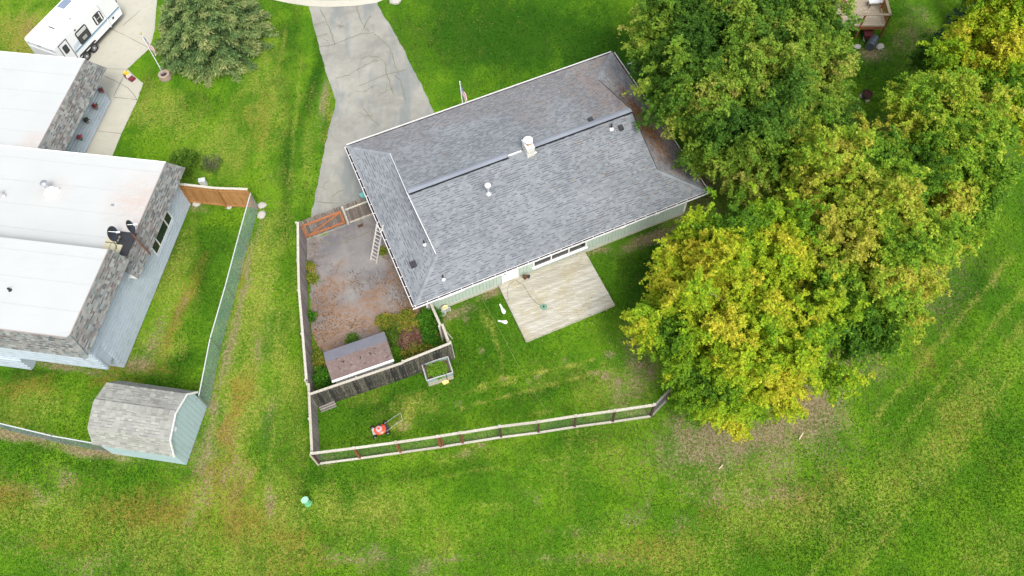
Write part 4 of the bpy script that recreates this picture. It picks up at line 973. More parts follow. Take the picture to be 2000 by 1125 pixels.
# ---------------------------------------------------------------- raised bed with cold-frame sides
ba, bb_, bc, bd = G(838, 755), G(892, 738), G(884, 703), G(828, 722)
bx = (bb_-ba).normalized(); byaw = math.atan2(bx.y, bx.x); bL = 1.36; bW = .95
rbd = thing('raised_bed', 'raised garden bed with grey-green side walls full of weeds by the blackened fence', 'raised bed', ba, byaw)
M_bed = wood('silvery_board', [(.38, .34, .27), (.50, .47, .40)], gs=12); M_teal = simple('grey_green_panel', (.24, .34, .31), .6, var=.15)
for z in (0, .21): blk('board', (0, 0, z), (bL, .05, z+.19), M_bed, rbd)
for z in (0, .21): blk('board', (0, bW, z), (bL, bW+.05, z+.19), M_bed, rbd)
for x_ in (0, bL-.05):
    for z in (0, .21): blk('board', (x_, .06, z), (x_+.05, bW-.01, z+.19), M_bed, rbd)
blk('front_panel', (.03, .02, .42), (bL-.03, .05, .76), M_teal, rbd); blk('back_panel', (.03, bW-.01, .42), (bL-.03, bW+.02, .78), M_teal, rbd)
blk('side_panel', (-.02, .0, .42), (.01, bW, .78), M_teal, rbd); blk('side_panel', (bL-.01, .0, .42), (bL+.02, bW, .78), M_teal, rbd)
for lo, hi in (((-.04, -.02, .78), (bL+.04, .04, .82)), ((-.04, bW-.02, .78), (bL+.04, bW+.04, .82)), ((-.05, .05, .78), (.0, bW-.03, .82)), ((bL, .05, .78), (bL+.05, bW-.03, .82))): blk('top_rail', lo, hi, M_alu, rbd)
blk('soil', (.06, .07, .1), (bL-.06, bW-.02, .56), M_earth, rbd)
blk('prop_stick', (bL-.36, -.06, .2), (bL-.33, -.03, .95), M_dark, rbd)
bk = thing('bucket', 'pale yellow square bucket tipped on the grass in front of the raised bed', 'bucket', G(870, 746), byaw+.15)
M_yel = simple('faded_yellow_plastic', (.72, .58, .20), .5)
MB().add([(-.17,-.13,0),(.17,-.13,0),(.2,.15,0),(-.2,.15,0),(-.14,-.12,.1),(.14,-.12,.1),(.19,.14,.16),(-.19,.14,.16)], [(0,1,2,3),(4,5,6,7),(0,1,5,4),(1,2,6,5),(2,3,7,6),(3,0,4,7)]).build('tub', M_yel, bk)
MB().tube([(-.19,.15,.14),(-.1,.24,.1),(.1,.24,.1),(.19,.15,.14)], .012, 5).build('handle', M_white, bk)
MB().box((-.24,.1,.12),(.24,.17,.18)).build('rim', M_yel, bk)

# ---------------------------------------------------------------- lawn mower
mp_ = G(744, 841); mdx = G(776, 832)-G(726, 848); myaw = math.atan2(mdx.y, mdx.x)+PI
mow = thing('lawn_mower', 'red walk-behind lawn mower standing on the back lawn', 'lawn mower', mp_, myaw)   # local -x = handle side
M_red = simple('red_enamel', (.62, .07, .02), .3, spec=.6); M_pinkw = simple('pale_engine_cover', (.55, .38, .40), .4)
MB().lathe([(.0, .10), (.26, .10), (.275, .14), (.26, .20), (.18, .24), (0, .24)], (0, 0, 0), 20, sx=1.3, sy=1).build('mower_deck', M_red, mow, smooth=False)
MB().box((.24, -.17, .12), (.42, .17, .20)).build('front_guard', simple('grey_guard', (.45, .45, .43), .5), mow)
MB().lathe([(.17, .24), (.17, .33), (.13, .38), (.0, .39)], (.05, 0, 0), 18).build('engine', M_pinkw, mow)
MB().lathe([(.07, .38), (.065, .41), (0, .42)], (.05, 0, 0), 10).build('starter_cap', M_red, mow)
MB().box((-.10, -.24, .22), (.02, -.12, .32)).build('air_filter', M_black, mow)
MB().box((-.42, -.2, .10), (-.27, .2, .22)).build('rear_flap', M_dark, mow)
for x_, y_ in ((.36, .28), (.36, -.28), (-.32, .30), (-.32, -.30)):
    r_ = .11 if x_ > 0 else .13
    wh = MB().lathe([(r_*.5, -.025), (r_, -.025), (r_, .025), (r_*.5, .025)], n=16, M=Matrix.Translation((x_, y_, r_)) @ Matrix.Rotation(PI/2, 4, 'X')).build('wheel', M_black, mow)
    MB().lathe([(0, -.03), (r_*.5, -.03), (r_*.5, .03), (0, .03)], n=10, M=Matrix.Translation((x_, y_, r_)) @ Matrix.Rotation(PI/2, 4, 'X')).build('hub', M_alu, wh)
hb = MB().tube([(-.28, -.22, .2), (-.85, -.2, .72), (-1.25, -.2, .98), (-1.25, .2, .98), (-.85, .2, .72), (-.28, .22, .2)], .013, 6)
hb.build('handlebar', M_alu, mow)

# ---------------------------------------------------------------- ladder leaning on the eave
la0, la1 = G(724, 508), G(735, 515)
lt0 = G(736, 440, 2.75); lt1 = G(747, 446, 2.75)
lad = thing('ladder', 'aluminium ladder leaning against the eave from the paved yard', 'ladder', la0)
M_lad = simple('ladder_aluminium', (.66, .62, .60), .45, .2)
for a, b in ((la0, lt0), (la1, lt1)): bar('side_rail', a+Vector((0,0,.02)), b+(b-a).normalized()*.25, .035, .09, M_lad, lad)
for i in range(10):
    t = (i+.6)/10; bar('rung', la0.lerp(lt0, t)+Vector((0,0,.02)), la1.lerp(lt1, t)+Vector((0,0,.02)), .03, .035, M_lad, lad)

# ---------------------------------------------------------------- odds and ends
tb = thing('garbage_bin', 'teal wheeled bin half hidden under the eave behind the plank fence', 'bin', G(722, 402), HY+.2)
M_tealb = simple('teal_plastic', (.10, .34, .32), .4)
MB().prism([(-.26,-.28),(.26,-.28),(.26,.28),(-.26,.28)], .08, .95).build('body', M_tealb, tb)
MB().prism([(-.3,-.32),(.3,-.32),(.3,.34),(-.3,.34)], .95, [.99,.99,1.06,1.06]).build('lid', simple('teal_lid', (.16, .44, .42), .35), tb)
for x_ in (-.22, .22): MB().lathe([(0, -.03), (.1, -.03), (.1, .03), (0, .03)], n=12, M=Matrix.Translation((x_, .3, .1)) @ Matrix.Rotation(PI/2, 4, 'Y')).build('wheel', M_black, tb)
dg = thing('drain_grate', 'small dark rusty drain grate in the paving near the gate', 'drain', G(704, 441, .014), HY)
blk('frame', (-.16, -.1, 0), (.16, .1, .015), M_rust, dg)
for i in range(5): blk('slat', (-.15+i*.062, -.09, .015), (-.12+i*.062, .09, .03), M_dark, dg)
up_ = thing('utility_pedestal', 'mint-green utility pedestal standing alone on the grass', 'utility box', G(603, 984), .6)
gm1 = simple('mint_green_paint', (.17, .48, .28), .45); gm2 = simple('mint_green_cap', (.30, .60, .40), .45)
oct_ = [(.17*math.cos(a*PI/4+.39)*1.1, .15*math.sin(a*PI/4+.39)) for a in range(8)]
MB().prism(oct_, 0, .12).prism([(a*.88, b*.88) for a, b in oct_], .12, .72).build('body', gm1, up_)
MB().prism([(a*1.02, b*1.02) for a, b in oct_], .70, .80).prism([(a*.9, b*.9) for a, b in oct_], .80, .83).build('cap', gm2, up_)
M_stake = simple('raw_lath', (.62, .52, .33), .9)
tag(MB().bar(G(1561, 858, .02), G(1569, 845, .35), .05, .03).build('wooden_stake', M_stake), 'pale wooden stake in the bare ground, nearer the yellow birch', 'stake', 'survey stakes')
tag(MB().bar(G(1404, 916, .02), G(1412, 908, .2), .045, .03).build('wooden_stake', M_stake), 'short pale wooden stake lying in the open grass below the yellow birch', 'stake', 'survey stakes')
pb = thing('pallet_board', 'grey wooden board leaning at the foot of the blackened fence near its left end', 'board', G(642, 797), ts_yaw)
for i in range(3): blk('board', (-.42, -.1+i*.09, .02+i*.09), (.42, -.02+i*.09, .06+i*.09), M_fence, pb)
tag(MB().bar(G(872, 648, .03), G(884, 662, .03), .05, .04).build('loose_stick', M_bed), 'loose pale stick on the grass beside the short brown fence', 'stick')
tag(MB().bar(G(862, 638, .03), G(856, 655, 1.2), .05, .02).build('garden_rake', M_brownpost), 'brown pole leaning near the hose reel by the plank fence', 'pole')
M_stone = simple('pale_stone', (.42, .40, .36), .9, var=.25)
def stone(q, s, lab, yaw=0, grp=None):
    m = MB(); m.lathe([(.0, 0), (s, 0), (s*1.05, s*.35), (s*.7, s*.7), (0, s*.75)], n=7, sx=1.25); m.v = [(v_[0]*random.uniform(.88, 1.1), v_[1]*random.uniform(.88, 1.1), v_[2]) for v_ in m.v]
    o = m.build('stone', M_stone); o.location = q; o.rotation_euler = (0, 0, yaw); tag(o, lab, 'stone', grp); return o
stone(G(384, 399), .2, 'pale stone block at the house end of the cedar fence'); stone(G(447, 405), .16, 'pale stone at the foot of the cedar fence middle post')
stone(G(512, 402), .22, 'round grey boulder by the chain-link fence corner, upper one'); stone(G(511, 421), .24, 'flat grey boulder by the chain-link fence corner, lower one', 1)
ub = thing('utility_meter', 'small white box behind the cedar fence', 'box', G(400, 362), .1)
MB().box((-.18, -.12, 0), (.18, .12, .5)).build('body', M_white, ub); MB().prism([(-.2,-.14),(.2,-.14),(.2,.14),(-.2,.14)], .5, [.54,.54,.58,.58]).build('lid', M_pale, ub)
stone(G(772, 3), .35, 'grey boulder beside the driveway at the street')
# buried edging line across the lawn
pts = [G(*p, .02) for p in [(935,578),(945,590),(965,625),(985,662),(1010,710),(1035,752),(1055,785),(1075,812)]]
tag(MB().tube(pts, .010, 4).build('ground_cable', simple('pale_cable', (.24, .30, .10), .8)), 'pale cable lying straight across the back lawn from house to rail fence', 'cable')

# flags
def flag(th, p0, L, wdt, out, ph, droop=.85):
    nx_, ny_ = 22, 13; vs = []; out = Vector(out).normalized(); sd_ = Vector((-out.y, out.x, 0))
    for j in range(ny_+1):
        for i in range(nx_+1):
            u = i/nx_; v_ = j/ny_
            w_ = math.sin(u*9+v_*2+ph)*.05*u**.5
            p = p0+Vector((0, 0, -v_*wdt*(1-.25*u)-u*L*droop))+out*(u*L*.30*(1-.3*v_)+.02)+sd_*(w_+math.sin(v_*11+ph)*.035*u)
            vs.append(tuple(p))
    cl_ = MB(); k = nx_+1
    for j in range(ny_):
        for i in range(nx_):
            mi = 2 if (j < 7 and i < 9) else (0 if j % 2 == 0 else 1)
            cl_.f.append((j*k+i, j*k+i+1, (j+1)*k+i+1, (j+1)*k+i)); cl_.mi.append(mi)
    cl_.v = vs; cl_.at = [(0, 0)]*len(vs)
    f = cl_.build('flag', M_flag, th, world=True)
    sm = MB()
    for r_ in range(5):
        for c_ in range(6):
            i = .7+c_*1.45; j = .8+r_*1.25; i0, j0 = int(i), int(j); q = Vector(vs[j0*k+i0]).lerp(Vector(vs[(j0+1)*k+i0+1]), .5); s_ = .018
            for off in (sd_*.012, -sd_*.012):
                c0 = q+off; ptsx = [c0+(out*math.cos(a*PI/5+.3)+Vector((0, 0, 1))*math.sin(a*PI/5+.3))*(s_ if a % 2 == 0 else s_*.42) for a in range(10)]
                sm.add(ptsx, [tuple(range(10))])
    sm.build('stars', M_flag[1], f, world=True, kind='stuff') if False else None
    inv = pm(th).inverted(); sm.v = [tuple(inv @ Vector(p)) for p in sm.v]; o = sm.build('stars', M_flag[1], f, kind='stuff')
fp = G(318, 142, .3); ft = 3.35
tp = thing('flagpole', 'tall white flagpole with a limp striped flag rising from the stone planter', 'flagpole', (fp.x, fp.y, 0))
MB().tube([fp, fp+Vector((0, 0, ft))], .03, 8).build('pole', M_white, tp, world=True)
MB().tube([fp+Vector((0,0,-.05)), fp+Vector((0, 0, .55))], .05, 8).build('sleeve', M_alu, tp, world=True)
MB().lathe([(0, 0), (.07, .03), (.09, .08), (.07, .13), (0, .16)], (fp.x, fp.y, .3+ft), 12).build('finial', simple('gold_ball', (.60, .55, .30), .3, .5), tp, world=True)
flag(tp, fp+Vector((.03, 0, ft-.15)), 1.15, .85, (.75, -.3, 0), .4)
f2 = G(900, 211, 2.6); b2_ = Vector((f2.x-.1, f2.y, 0)); top2_ = G(898, 160, 4.1)
tp2 = thing('flagpole', 'white flagpole with a limp striped flag on the front lawn just behind the grey roof', 'flagpole', (top2_.x, top2_.y, 0))
q = Vector((top2_.x, top2_.y, 0)); MB().tube([q, q+Vector((0, 0, 4.1))], .028, 8).build('pole', M_white, tp2, world=True)
MB().lathe([(0, 0), (.045, .03), (.0, .08)], (q.x, q.y, 4.1), 8).build('finial', M_white, tp2, world=True)
flag(tp2, q+Vector((.02, 0, 3.95)), 1.2, .8, (.6, -.35, 0), 2.0, .95)
# round stone planter
pl = thing('stone_planter', 'round rough stone planter ring around the neighbour\'s flagpole', 'planter', G(324, 152))
M_rock = simple('pinkish_rock', (.36, .27, .21), .95, var=.35, scale=8)
for i in range(14):
    a = i/14*2*PI
    for lv in range(2):
        aa = a+lv*.22; M = Matrix.Rotation(aa, 4, 'Z') @ Matrix.Translation((.31-lv*.02, 0, .10+lv*.18)) @ Matrix.Rotation(random.uniform(-.1, .1), 4, 'Y') @ Matrix.Diagonal((.16, .165, .18, 1))
        piece('stone', cube_mesh(M_rock), M, pl, False)
MB().lathe([(0, .0), (.24, .0), (.24, .24), (0, .25)], n=14).build('soil', M_dark, pl)
# red flower box
rp = thing('flower_box', 'dark red wooden box with yellow flowers on the concrete corner', 'flower box', G(254, 153), math.radians(-38))
M_maro = simple('maroon_paint', (.16, .02, .03), .5)
MB().box((-.30, -.16, 0), (.02, .16, .34)).build('planter_half', M_maro, rp); MB().box((.06, -.18, 0), (.40, .18, .16)).build('step', M_maro, rp)
MB().box((.02, -.18, .10), (.06, .18, .38)).build('divider', M_white, rp)
m = MB()
for _ in range(60):
    c0 = Vector((-.15+random.gauss(0, .08), random.gauss(0, .08), .40+random.gauss(0, .03))); s_ = .035; R = Matrix.Rotation(random.uniform(0, 6), 4, 'Z') @ Matrix.Rotation(random.uniform(0, .9), 4, 'X')
    m.add([c0+(R @ Vector(k_)) for k_ in ((-s_,-s_,0),(s_,-s_,0),(s_,s_,0),(-s_,s_,0))], [(0, 1, 2, 3)])
m.build('blooms', simple('yellow_petals', (.80, .55, .03), .7), rp, kind='stuff')

# ---------------------------------------------------------------- travel trailer
TY = math.radians(62.1); TP = G(104, 96, 2.5); TP = Vector((TP.x, TP.y, 0))   # local x along the body, y to the far side
rv = thing('travel_trailer', 'white travel trailer with blue stripe parked on the neighbour\'s concrete drive', 'trailer', TP, TY)
RL, RW, RH, RB = 5.75, 2.45, 2.5, .55
M_rvw = simple('trailer_white', (.80, .81, .82), .35, var=.02, scale=1)
m = MB(); side = [(0, RB), (0, RH-.12), (.12, RH), (RL-.55, RH), (RL, RH-.75), (RL+.08, 1.15), (RL, RB)]
m.add([(a, 0, z) for a, z in side]+[(a, RW, z) for a, z in side], [tuple(range(len(side))), tuple(range(2*len(side)-1, len(side)-1, -1))]+[(i, len(side)+i, len(side)+(i+1) % len(side), (i+1) % len(side)) for i in range(len(side))])
m.build('body', M_rvw, rv)
MB().box((.2, .15, .35), (RL-.3, RW-.15, RB-.01)).build('chassis', M_dark, rv)
rvn = Vector((-math.sin(TY), math.cos(TY), 0))
def rvl(u, v): q = onplane(u, v, TP, rvn); return pm(rv).inverted() @ q
def rrect(x0, x1, z0, z1, r): return [(x0+r, z0), (x1-r, z0), (x1, z0+r), (x1, z1-r), (x1-r, z1), (x0+r, z1), (x0, z1-r), (x0, z0+r)]
def sideplate(nm, x0, x1, z0, z1, y, mat, par=rv, r=.06, th=.02):
    P_ = rrect(x0, x1, z0, z1, r); n_ = len(P_)
    return MB().add([(a, y, z) for a, z in P_]+[(a, y-th, z) for a, z in P_], [tuple(range(n_, 2*n_)), tuple(range(n_-1, -1, -1))]+[(i, (i+1) % n_, n_+(i+1) % n_, n_+i) for i in range(n_)]).build(nm, mat, par)
M_blue = simple('blue_stripe', (.05, .17, .27), .4); M_ltb = simple('pale_blue_stripe', (.35, .50, .58), .4)
blk('stripe', (1.15, -.012, 1.10), (RL+.02, 0, 1.17), M_blue, rv); blk('stripe', (1.15, -.010, 1.03), (RL+.02, 0, 1.07), M_ltb, rv)
blk('trim_rail', (0, -.02, RB), (RL, .0, RB+.05), M_white, rv)
def win_rv(c0, c1, w2=.0):
    a, b = rvl(*c0), rvl(*c1); return a, b
a = rvl(150, 58); b = rvl(168, 79)      # large window centre estimate
def rvwin(uc, vc, hw, hh, bars):
    c_ = rvl(uc, vc); wn = sideplate('window', c_.x-hw, c_.x+hw, c_.z-hh, c_.z+hh, 0, M_black, rv, .09, .025)
    sideplate('pane', c_.x-hw+.05, c_.x+hw-.05, c_.z-hh+.05, c_.z+hh-.05, -.025, M_glass, wn, .05, .006)
    if bars:
        for k_ in (-1, 1): blk('shade', (c_.x+k_*hw*.62-.045, -.04, c_.z-hh+.07), (c_.x+k_*hw*.62+.045, -.031, c_.z+hh-.07), M_white, wn)
        blk('shade', (c_.x-hw*.4, -.04, c_.z-.02), (c_.x+hw*.4, -.031, c_.z+.02), M_alu, wn)
    else:
        blk('shade', (c_.x-hw+.08, -.04, c_.z+hh*.35), (c_.x+hw-.08, -.031, c_.z+hh-.08), M_pale, wn); blk('shade', (c_.x-hw*.35, -.04, c_.z-hh*.65), (c_.x+hw*.4, -.031, c_.z-hh*.2), M_metal, wn)
    return c_
rvwin(162, 67, .52, .50, False); rvwin(191, 35, .38, .37, True)
dc = rvl(128, 95); dr = sideplate('door', dc.x-.33, dc.x+.33, RB+.03, RH-.15, 0, M_rvw, rv, .06, .02)
fr = MB()
for lo, hi in (((dc.x-.38, -.03, RB), (dc.x-.34, .0, RH-.1)), ((dc.x+.34, -.03, RB), (dc.x+.38, .0, RH-.1)), ((dc.x-.34, -.03, RH-.14), (dc.x+.34, 0, RH-.10))): fr.box(lo, hi)
fr.build('frame', M_dark, dr); sideplate('pane', dc.x-.2, dc.x+.2, 1.55, 2.15, -.02, M_glass, dr, .06, .012); blk('handle', (dc.x-.30, -.06, 1.15), (dc.x-.2, -.02, 1.28), M_dark, dr)
for u, v in ((168, 109), (183, 93)):
    c_ = rvl(u, v); wh = MB().lathe([(.18, -.11), (.31, -.11), (.335, -.08), (.335, .08), (.31, .11), (.18, .11)], n=22, M=Matrix.Translation((c_.x, .07, .335)) @ Matrix.Rotation(PI/2, 4, 'X')).build('wheel', M_black, rv)
    MB().lathe([(0, .06), (.18, .09), (.18, .115), (.14, .10), (.06, .12), (0, .125)], n=16, M=Matrix.Translation((c_.x, .07, .335)) @ Matrix.Rotation(PI/2, 4, 'X')).build('rim', M_pale, wh)
    for k_ in range(5):
        a_ = k_*2*PI/5; MB().box((c_.x+math.cos(a_)*.11-.022, -.062, .335+math.sin(a_)*.11-.022), (c_.x+math.cos(a_)*.11+.022, -.05, .335+math.sin(a_)*.11+.022)).build('rim_hole', M_black, wh)
c_ = rvl(175, 100); wa = sideplate('wheel_arch', c_.x-.85, c_.x+.85, RB-.02, .74, -.002, M_dark, rv, .1, .012)
ar = rvl(215, 48); bar('awning_arm', (ar.x, -.05, 1.15), (ar.x-.05, -.05, .5), .06, .05, M_white, rv, world=False)
ar2 = rvl(188, 11); bar('awning_arm', (ar2.x, -.03, RH-.02), (ar.x, -.04, 1.2), .04, .03, M_pale, rv, world=False)
hp_ = rvl(222, 37); blk('hatch', (hp_.x-.08, -.015, .78), (hp_.x+.08, 0, .92), M_dark, rv)
c_ = rvl(146, 59); blk('marker_lamp', (c_.x-.06, -.02, c_.z-.05), (c_.x+.06, 0, c_.z+.05), M_dark, rv)
for k_ in (.25, 1.15, 1.25, 1.35, 2.15): blk('marker_lamp', (-.02, k_, RH-.22), (0, k_+.06, RH-.18), M_dark, rv)
MB().box((-.025, .1, 1.5), (-.001, RW-.1, 2.0)).build('rear_panel', M_rvw, rv)
swm = simple('decal_blue', (.25, .36, .45), .4)
for k_ in range(4): bar('decal', (1.15+k_*.05, -.012, 1.28+k_*.09), (1.75+k_*.03, -.012, 1.38+k_*.07), .004, .022, swm, rv, up=(0, 1, 0), world=False)
def rvt(u, v, h=RH): return pm(rv).inverted() @ G(u, v, h)
q = rvt(112, 46); ac = MB().prism([(q.x-.5, q.y-.3), (q.x+.45, q.y-.33), (q.x+.45, q.y+.33), (q.x-.5, q.y+.3)], RH, [RH+.20, RH+.26, RH+.26, RH+.20]).build('roof_air_conditioner', M_rvw, rv)
blk('grille', (q.x-.515, q.y-.24, RH+.03), (q.x-.50, q.y+.24, RH+.15), M_dark, ac)
q = rvt(118, 6); blk('solar_panel', (q.x-.38, q.y-.60, RH+.03), (q.x+.45, q.y-.06, RH+.06), simple('solar_cells', (.20, .25, .34), .3, spec=.6), rv)
for u, v in ((77, 72), (148, 4)): q = rvt(u, v); blk('roof_hatch', (q.x-.2, q.y-.2, RH), (q.x+.2, q.y+.2, RH+.06), M_rvw, rv)
q = rvt(138, 39); MB().lathe([(.05, RH), (.05, RH+.1), (.07, RH+.12), (0, RH+.13)], (q.x, q.y, 0), 10).build('roof_vent', M_metal, rv)
blk('awning_box', (.4, RW, RH-.3), (RL-1.2, RW+.12, RH-.12), M_white, rv)
MB().tube([(RL+.05, RW/2-.5, .5), (RL+.9, RW/2, .5), (RL+.05, RW/2+.5, .5)], .04, 6).build('tow_hitch', M_dark, rv)
blk('bumper', (RL+.0, .1, .42), (RL+.08, RW-.1, .52), M_dark, rv)

# ---------------------------------------------------------------- raised deck at the top right
RD = thing('raised_deck', 'tan raised timber deck with brown railing at the top edge behind the birches', 'deck', G(1735, 60), 0)
dz_ = 1.0
c0 = G(1728, 52, dz_); dxv = (G(1620, 52, dz_)-c0).normalized(); dyv = Vector((-dxv.y, dxv.x, 0)); dyv = dyv if dyv.y > 0 else -dyv
M_tan = wood('tan_deck_board', [(.42, .34, .24), (.52, .44, .32)], gs=6, grain=(8, .6, 1)); M_redw = wood('red_brown_rail', [(.26, .09, .035), (.34, .14, .06)], gs=10)
M_pe = simple('peeling_paint', (.56, .50, .38), .9)
for i in range(28):
    a = c0+dyv*(i*.145+.07); bar('deck_board', a, a+dxv*6.2, .138, .035, M_tan, RD)
bar('rim', c0+Vector((0,0,-.12)), c0+dxv*6.2+Vector((0,0,-.12)), .05, .2, M_redw, RD); bar('rim', c0+Vector((0,0,-.12)), c0+dyv*4+Vector((0,0,-.12)), .05, .2, M_redw, RD)
hz_ = Vector((0, 0, 1.0))
for a, dv, L in ((c0, dxv, 6.2), (c0, dyv, 4.0)):
    bar('hand_rail', a+hz_, a+dv*L+hz_, .16, .04, wood('sun_rail', [(.34, .27, .19), (.42, .34, .24)]), RD)
    bar('lower_rail', a+Vector((0, 0, .12)), a+dv*L+Vector((0, 0, .12)), .09, .04, M_tan, RD)
    for k_ in np.arange(0, L+.1, 1.55): bar('post', a+dv*k_-Vector((0, 0, dz_)), a+dv*k_+hz_, .09, .09, M_redw, RD)
for k_ in np.arange(.1, 4, .14): bar('baluster', c0+dyv*k_+Vector((0, 0, .12)), c0+dyv*k_+hz_*.98, .03, .03, M_redw, RD)
m = MB()
for _ in range(34):
    q = c0-dxv*-.9+dyv*(1.2)+Vector((random.gauss(0, .5), random.gauss(0, .28), .022)); s_ = random.uniform(.04, .1); a_ = random.uniform(0, 3)
    m.add([q+Vector((math.cos(a_+k_*PI/3)*s_*random.uniform(.5, 1), math.sin(a_+k_*PI/3)*s_*random.uniform(.5, 1), random.uniform(0, .002))) for k_ in range(6)], [tuple(range(6))])
m.build('worn_patch', M_pe, RD, world=True, kind='stuff')
bnq = G(1712, 5, dz_+.3); bn = thing('bench_seat', 'white topped dark bench on the tan raised deck', 'bench', (bnq.x, bnq.y, dz_+.02), 0)
MB().box((-.55, -.2, .38), (.55, .2, .46)).build('seat', M_white, bn)
for x_ in (-.5, .46):
    for y_ in (-.2, .16): blk('leg', (x_, y_, 0), (x_+.04, y_+.04, .38), M_dark, bn)
chq = G(1640, 12, dz_); ch = thing('patio_chair', 'dark metal patio chair on the tan raised deck', 'chair', chq, .4)
MB().box((-.25, -.25, .42), (.25, .25, .45)).build('seat', M_rust, ch)
for x_ in (-.25, .22):
    for y_ in (-.25, .22): blk('leg', (x_, y_, 0), (x_+.03, y_+.03, .42), M_rust, ch)
MB().tube([(-.25, .25, .42), (-.27, .33, .9), (.27, .33, .9), (.25, .25, .42)], .018, 6).build('backrest', M_rust, ch)
for sx_ in (-1, 1): MB().tube([(sx_*.26, -.22, .42), (sx_*.28, -.2, .65), (sx_*.28, .28, .66)], .015, 5).build('armrest', M_rust, ch)
# drum and stones under the deck
dm = thing('metal_drum', 'dark steel drum lying on its side below the tan raised deck', 'drum', G(1700, 90))
Md = Matrix.Translation((0, 0, .3)) @ Matrix.Rotation(math.radians(60), 4, 'Z') @ Matrix.Rotation(PI/2, 4, 'X')
Md = Matrix.Translation((0, 0, .31)) @ Matrix.Rotation(math.radians(-35), 4, 'Z') @ Matrix.Rotation(PI/2, 4, 'X')
MB().lathe([(.25, .44), (.29, .45), (.29, .15), (.305, .14), (.29, .13), (.29, -.15), (.305, -.16), (.29, -.17), (.29, -.45), (0, -.45)], n=24, M=Md).build('barrel', simple('drum_steel', (.10, .12, .14), .4, .4), dm)
MB().lathe([(0, .38), (.27, .38), (.27, .40), (0, .40)], n=24, M=Md).build('opening', M_black, dm)
stone(G(1718, 92), .24, 'flat stone slab beside the dark drum', .5); stone(G(1674, 92), .2, 'small pale rock left of the dark drum, under the birch edge')
wbw = thing('wheelbarrow', 'dark maroon wheelbarrow standing under the edge of the raised deck', 'wheelbarrow', G(1691, 74), 1.3)
MB().prism([(-.4,-.26),(.4,-.3),(.4,.3),(-.4,.26)], .3, .55).build('tray', simple('maroon_tray', (.10, .02, .025), .5), wbw)
for y_ in (-.25, .25): MB().tube([(.4, y_*.3, .2), (-.3, y_, .3), (-.9, y_*1.1, .55)], .02, 5).build('handle', M_alu, wbw)
MB().lathe([(0, -.04), (.18, -.04), (.18, .04), (0, .04)], n=14, M=Matrix.Translation((.55, 0, .18)) @ Matrix.Rotation(PI/2, 4, 'X')).build('wheel', M_black, wbw)
for y_ in (-.2, .2): blk('leg', (-.3, y_-.015, 0), (-.27, y_+.015, .3), M_alu, wbw)
# fire pit
fpit = thing('fire_pit', 'round rusty fire pit bowl on stones in the shaded yard behind the birches', 'fire pit', G(1690, 191))
MB().lathe([(.2, .10), (.30, .22), (.33, .36), (.34, .40), (.31, .40), (.28, .26), (0, .24)], n=20).build('bowl', simple('charred_rust', (.07, .035, .03), .9, var=.4), fpit)
for i in range(3):
    a_ = i*2.1+.6; M = Matrix.Rotation(a_, 4, 'Z') @ Matrix.Translation((.28, 0, .06)) @ Matrix.Diagonal((.2, .22, .13, 1)); piece('stone', cube_mesh(M_stone), M, fpit, False)
m = MB()
for i in range(9): a_ = i*.7; m.tube([(math.cos(a_)*.26, math.sin(a_)*.26, .41), (-math.cos(a_+.4)*.26, -math.sin(a_+.4)*.26, .41)], .006, 4)
m.build('grate', M_rust, fpit)

# ---------------------------------------------------------------- vegetation
def leaf_mat(name, transl=.42):
    t = NT(name); col = t.attr('tint').outputs['Color']
    n = t.noise(14, 3); col2 = t.mix(t.math('MULTIPLY', n, .12), col, (.02, .04, .005))
    t.done(col2, .7, 0, .2)
    tr_ = t.n('ShaderNodeBsdfTranslucent'); t.link(col, tr_.inputs[0]); mx = t.n('ShaderNodeMixShader'); mx.inputs[0].default_value = transl
    t.link(t.b.outputs[0], mx.inputs[1]); t.link(tr_.outputs[0], mx.inputs[2]); t.link(mx.outputs[0], t.out.inputs[0]); return t.m
M_foliage = leaf_mat('birch_leaf'); M_needle = leaf_mat('spruce_needle', .12)
def leaves_mesh(name, P, A, B, col, mat):
    """P centres, A/B half axes (n,3), col (n,3): triangular leaf tips"""
    n = len(P); vs = np.stack([P-A-B*1.1, P-A*.6+B*1.2, P+A*1.25], 1).reshape(-1, 3)
    me = bpy.data.meshes.new(name); me.vertices.add(3*n); me.vertices.foreach_set('co', vs.astype('f').ravel())
    me.loops.add(3*n); me.loops.foreach_set('vertex_index', np.arange(3*n, dtype='i')); me.polygons.add(n)
    me.polygons.foreach_set('loop_start', np.arange(0, 3*n, 3, dtype='i')); me.polygons.foreach_set('loop_total', np.full(n, 3, 'i')); me.update(calc_edges=True)
    ca = me.attributes.new('tint', 'FLOAT_COLOR', 'POINT'); c4 = np.concatenate([np.repeat(col, 3, 0), np.ones((3*n, 1))], 1)
    ca.data.foreach_set('color', c4.astype('f').ravel()); me.materials.append(mat); return me
def unit(v): return v/np.maximum(np.linalg.norm(v, axis=-1, keepdims=True), 1e-9)
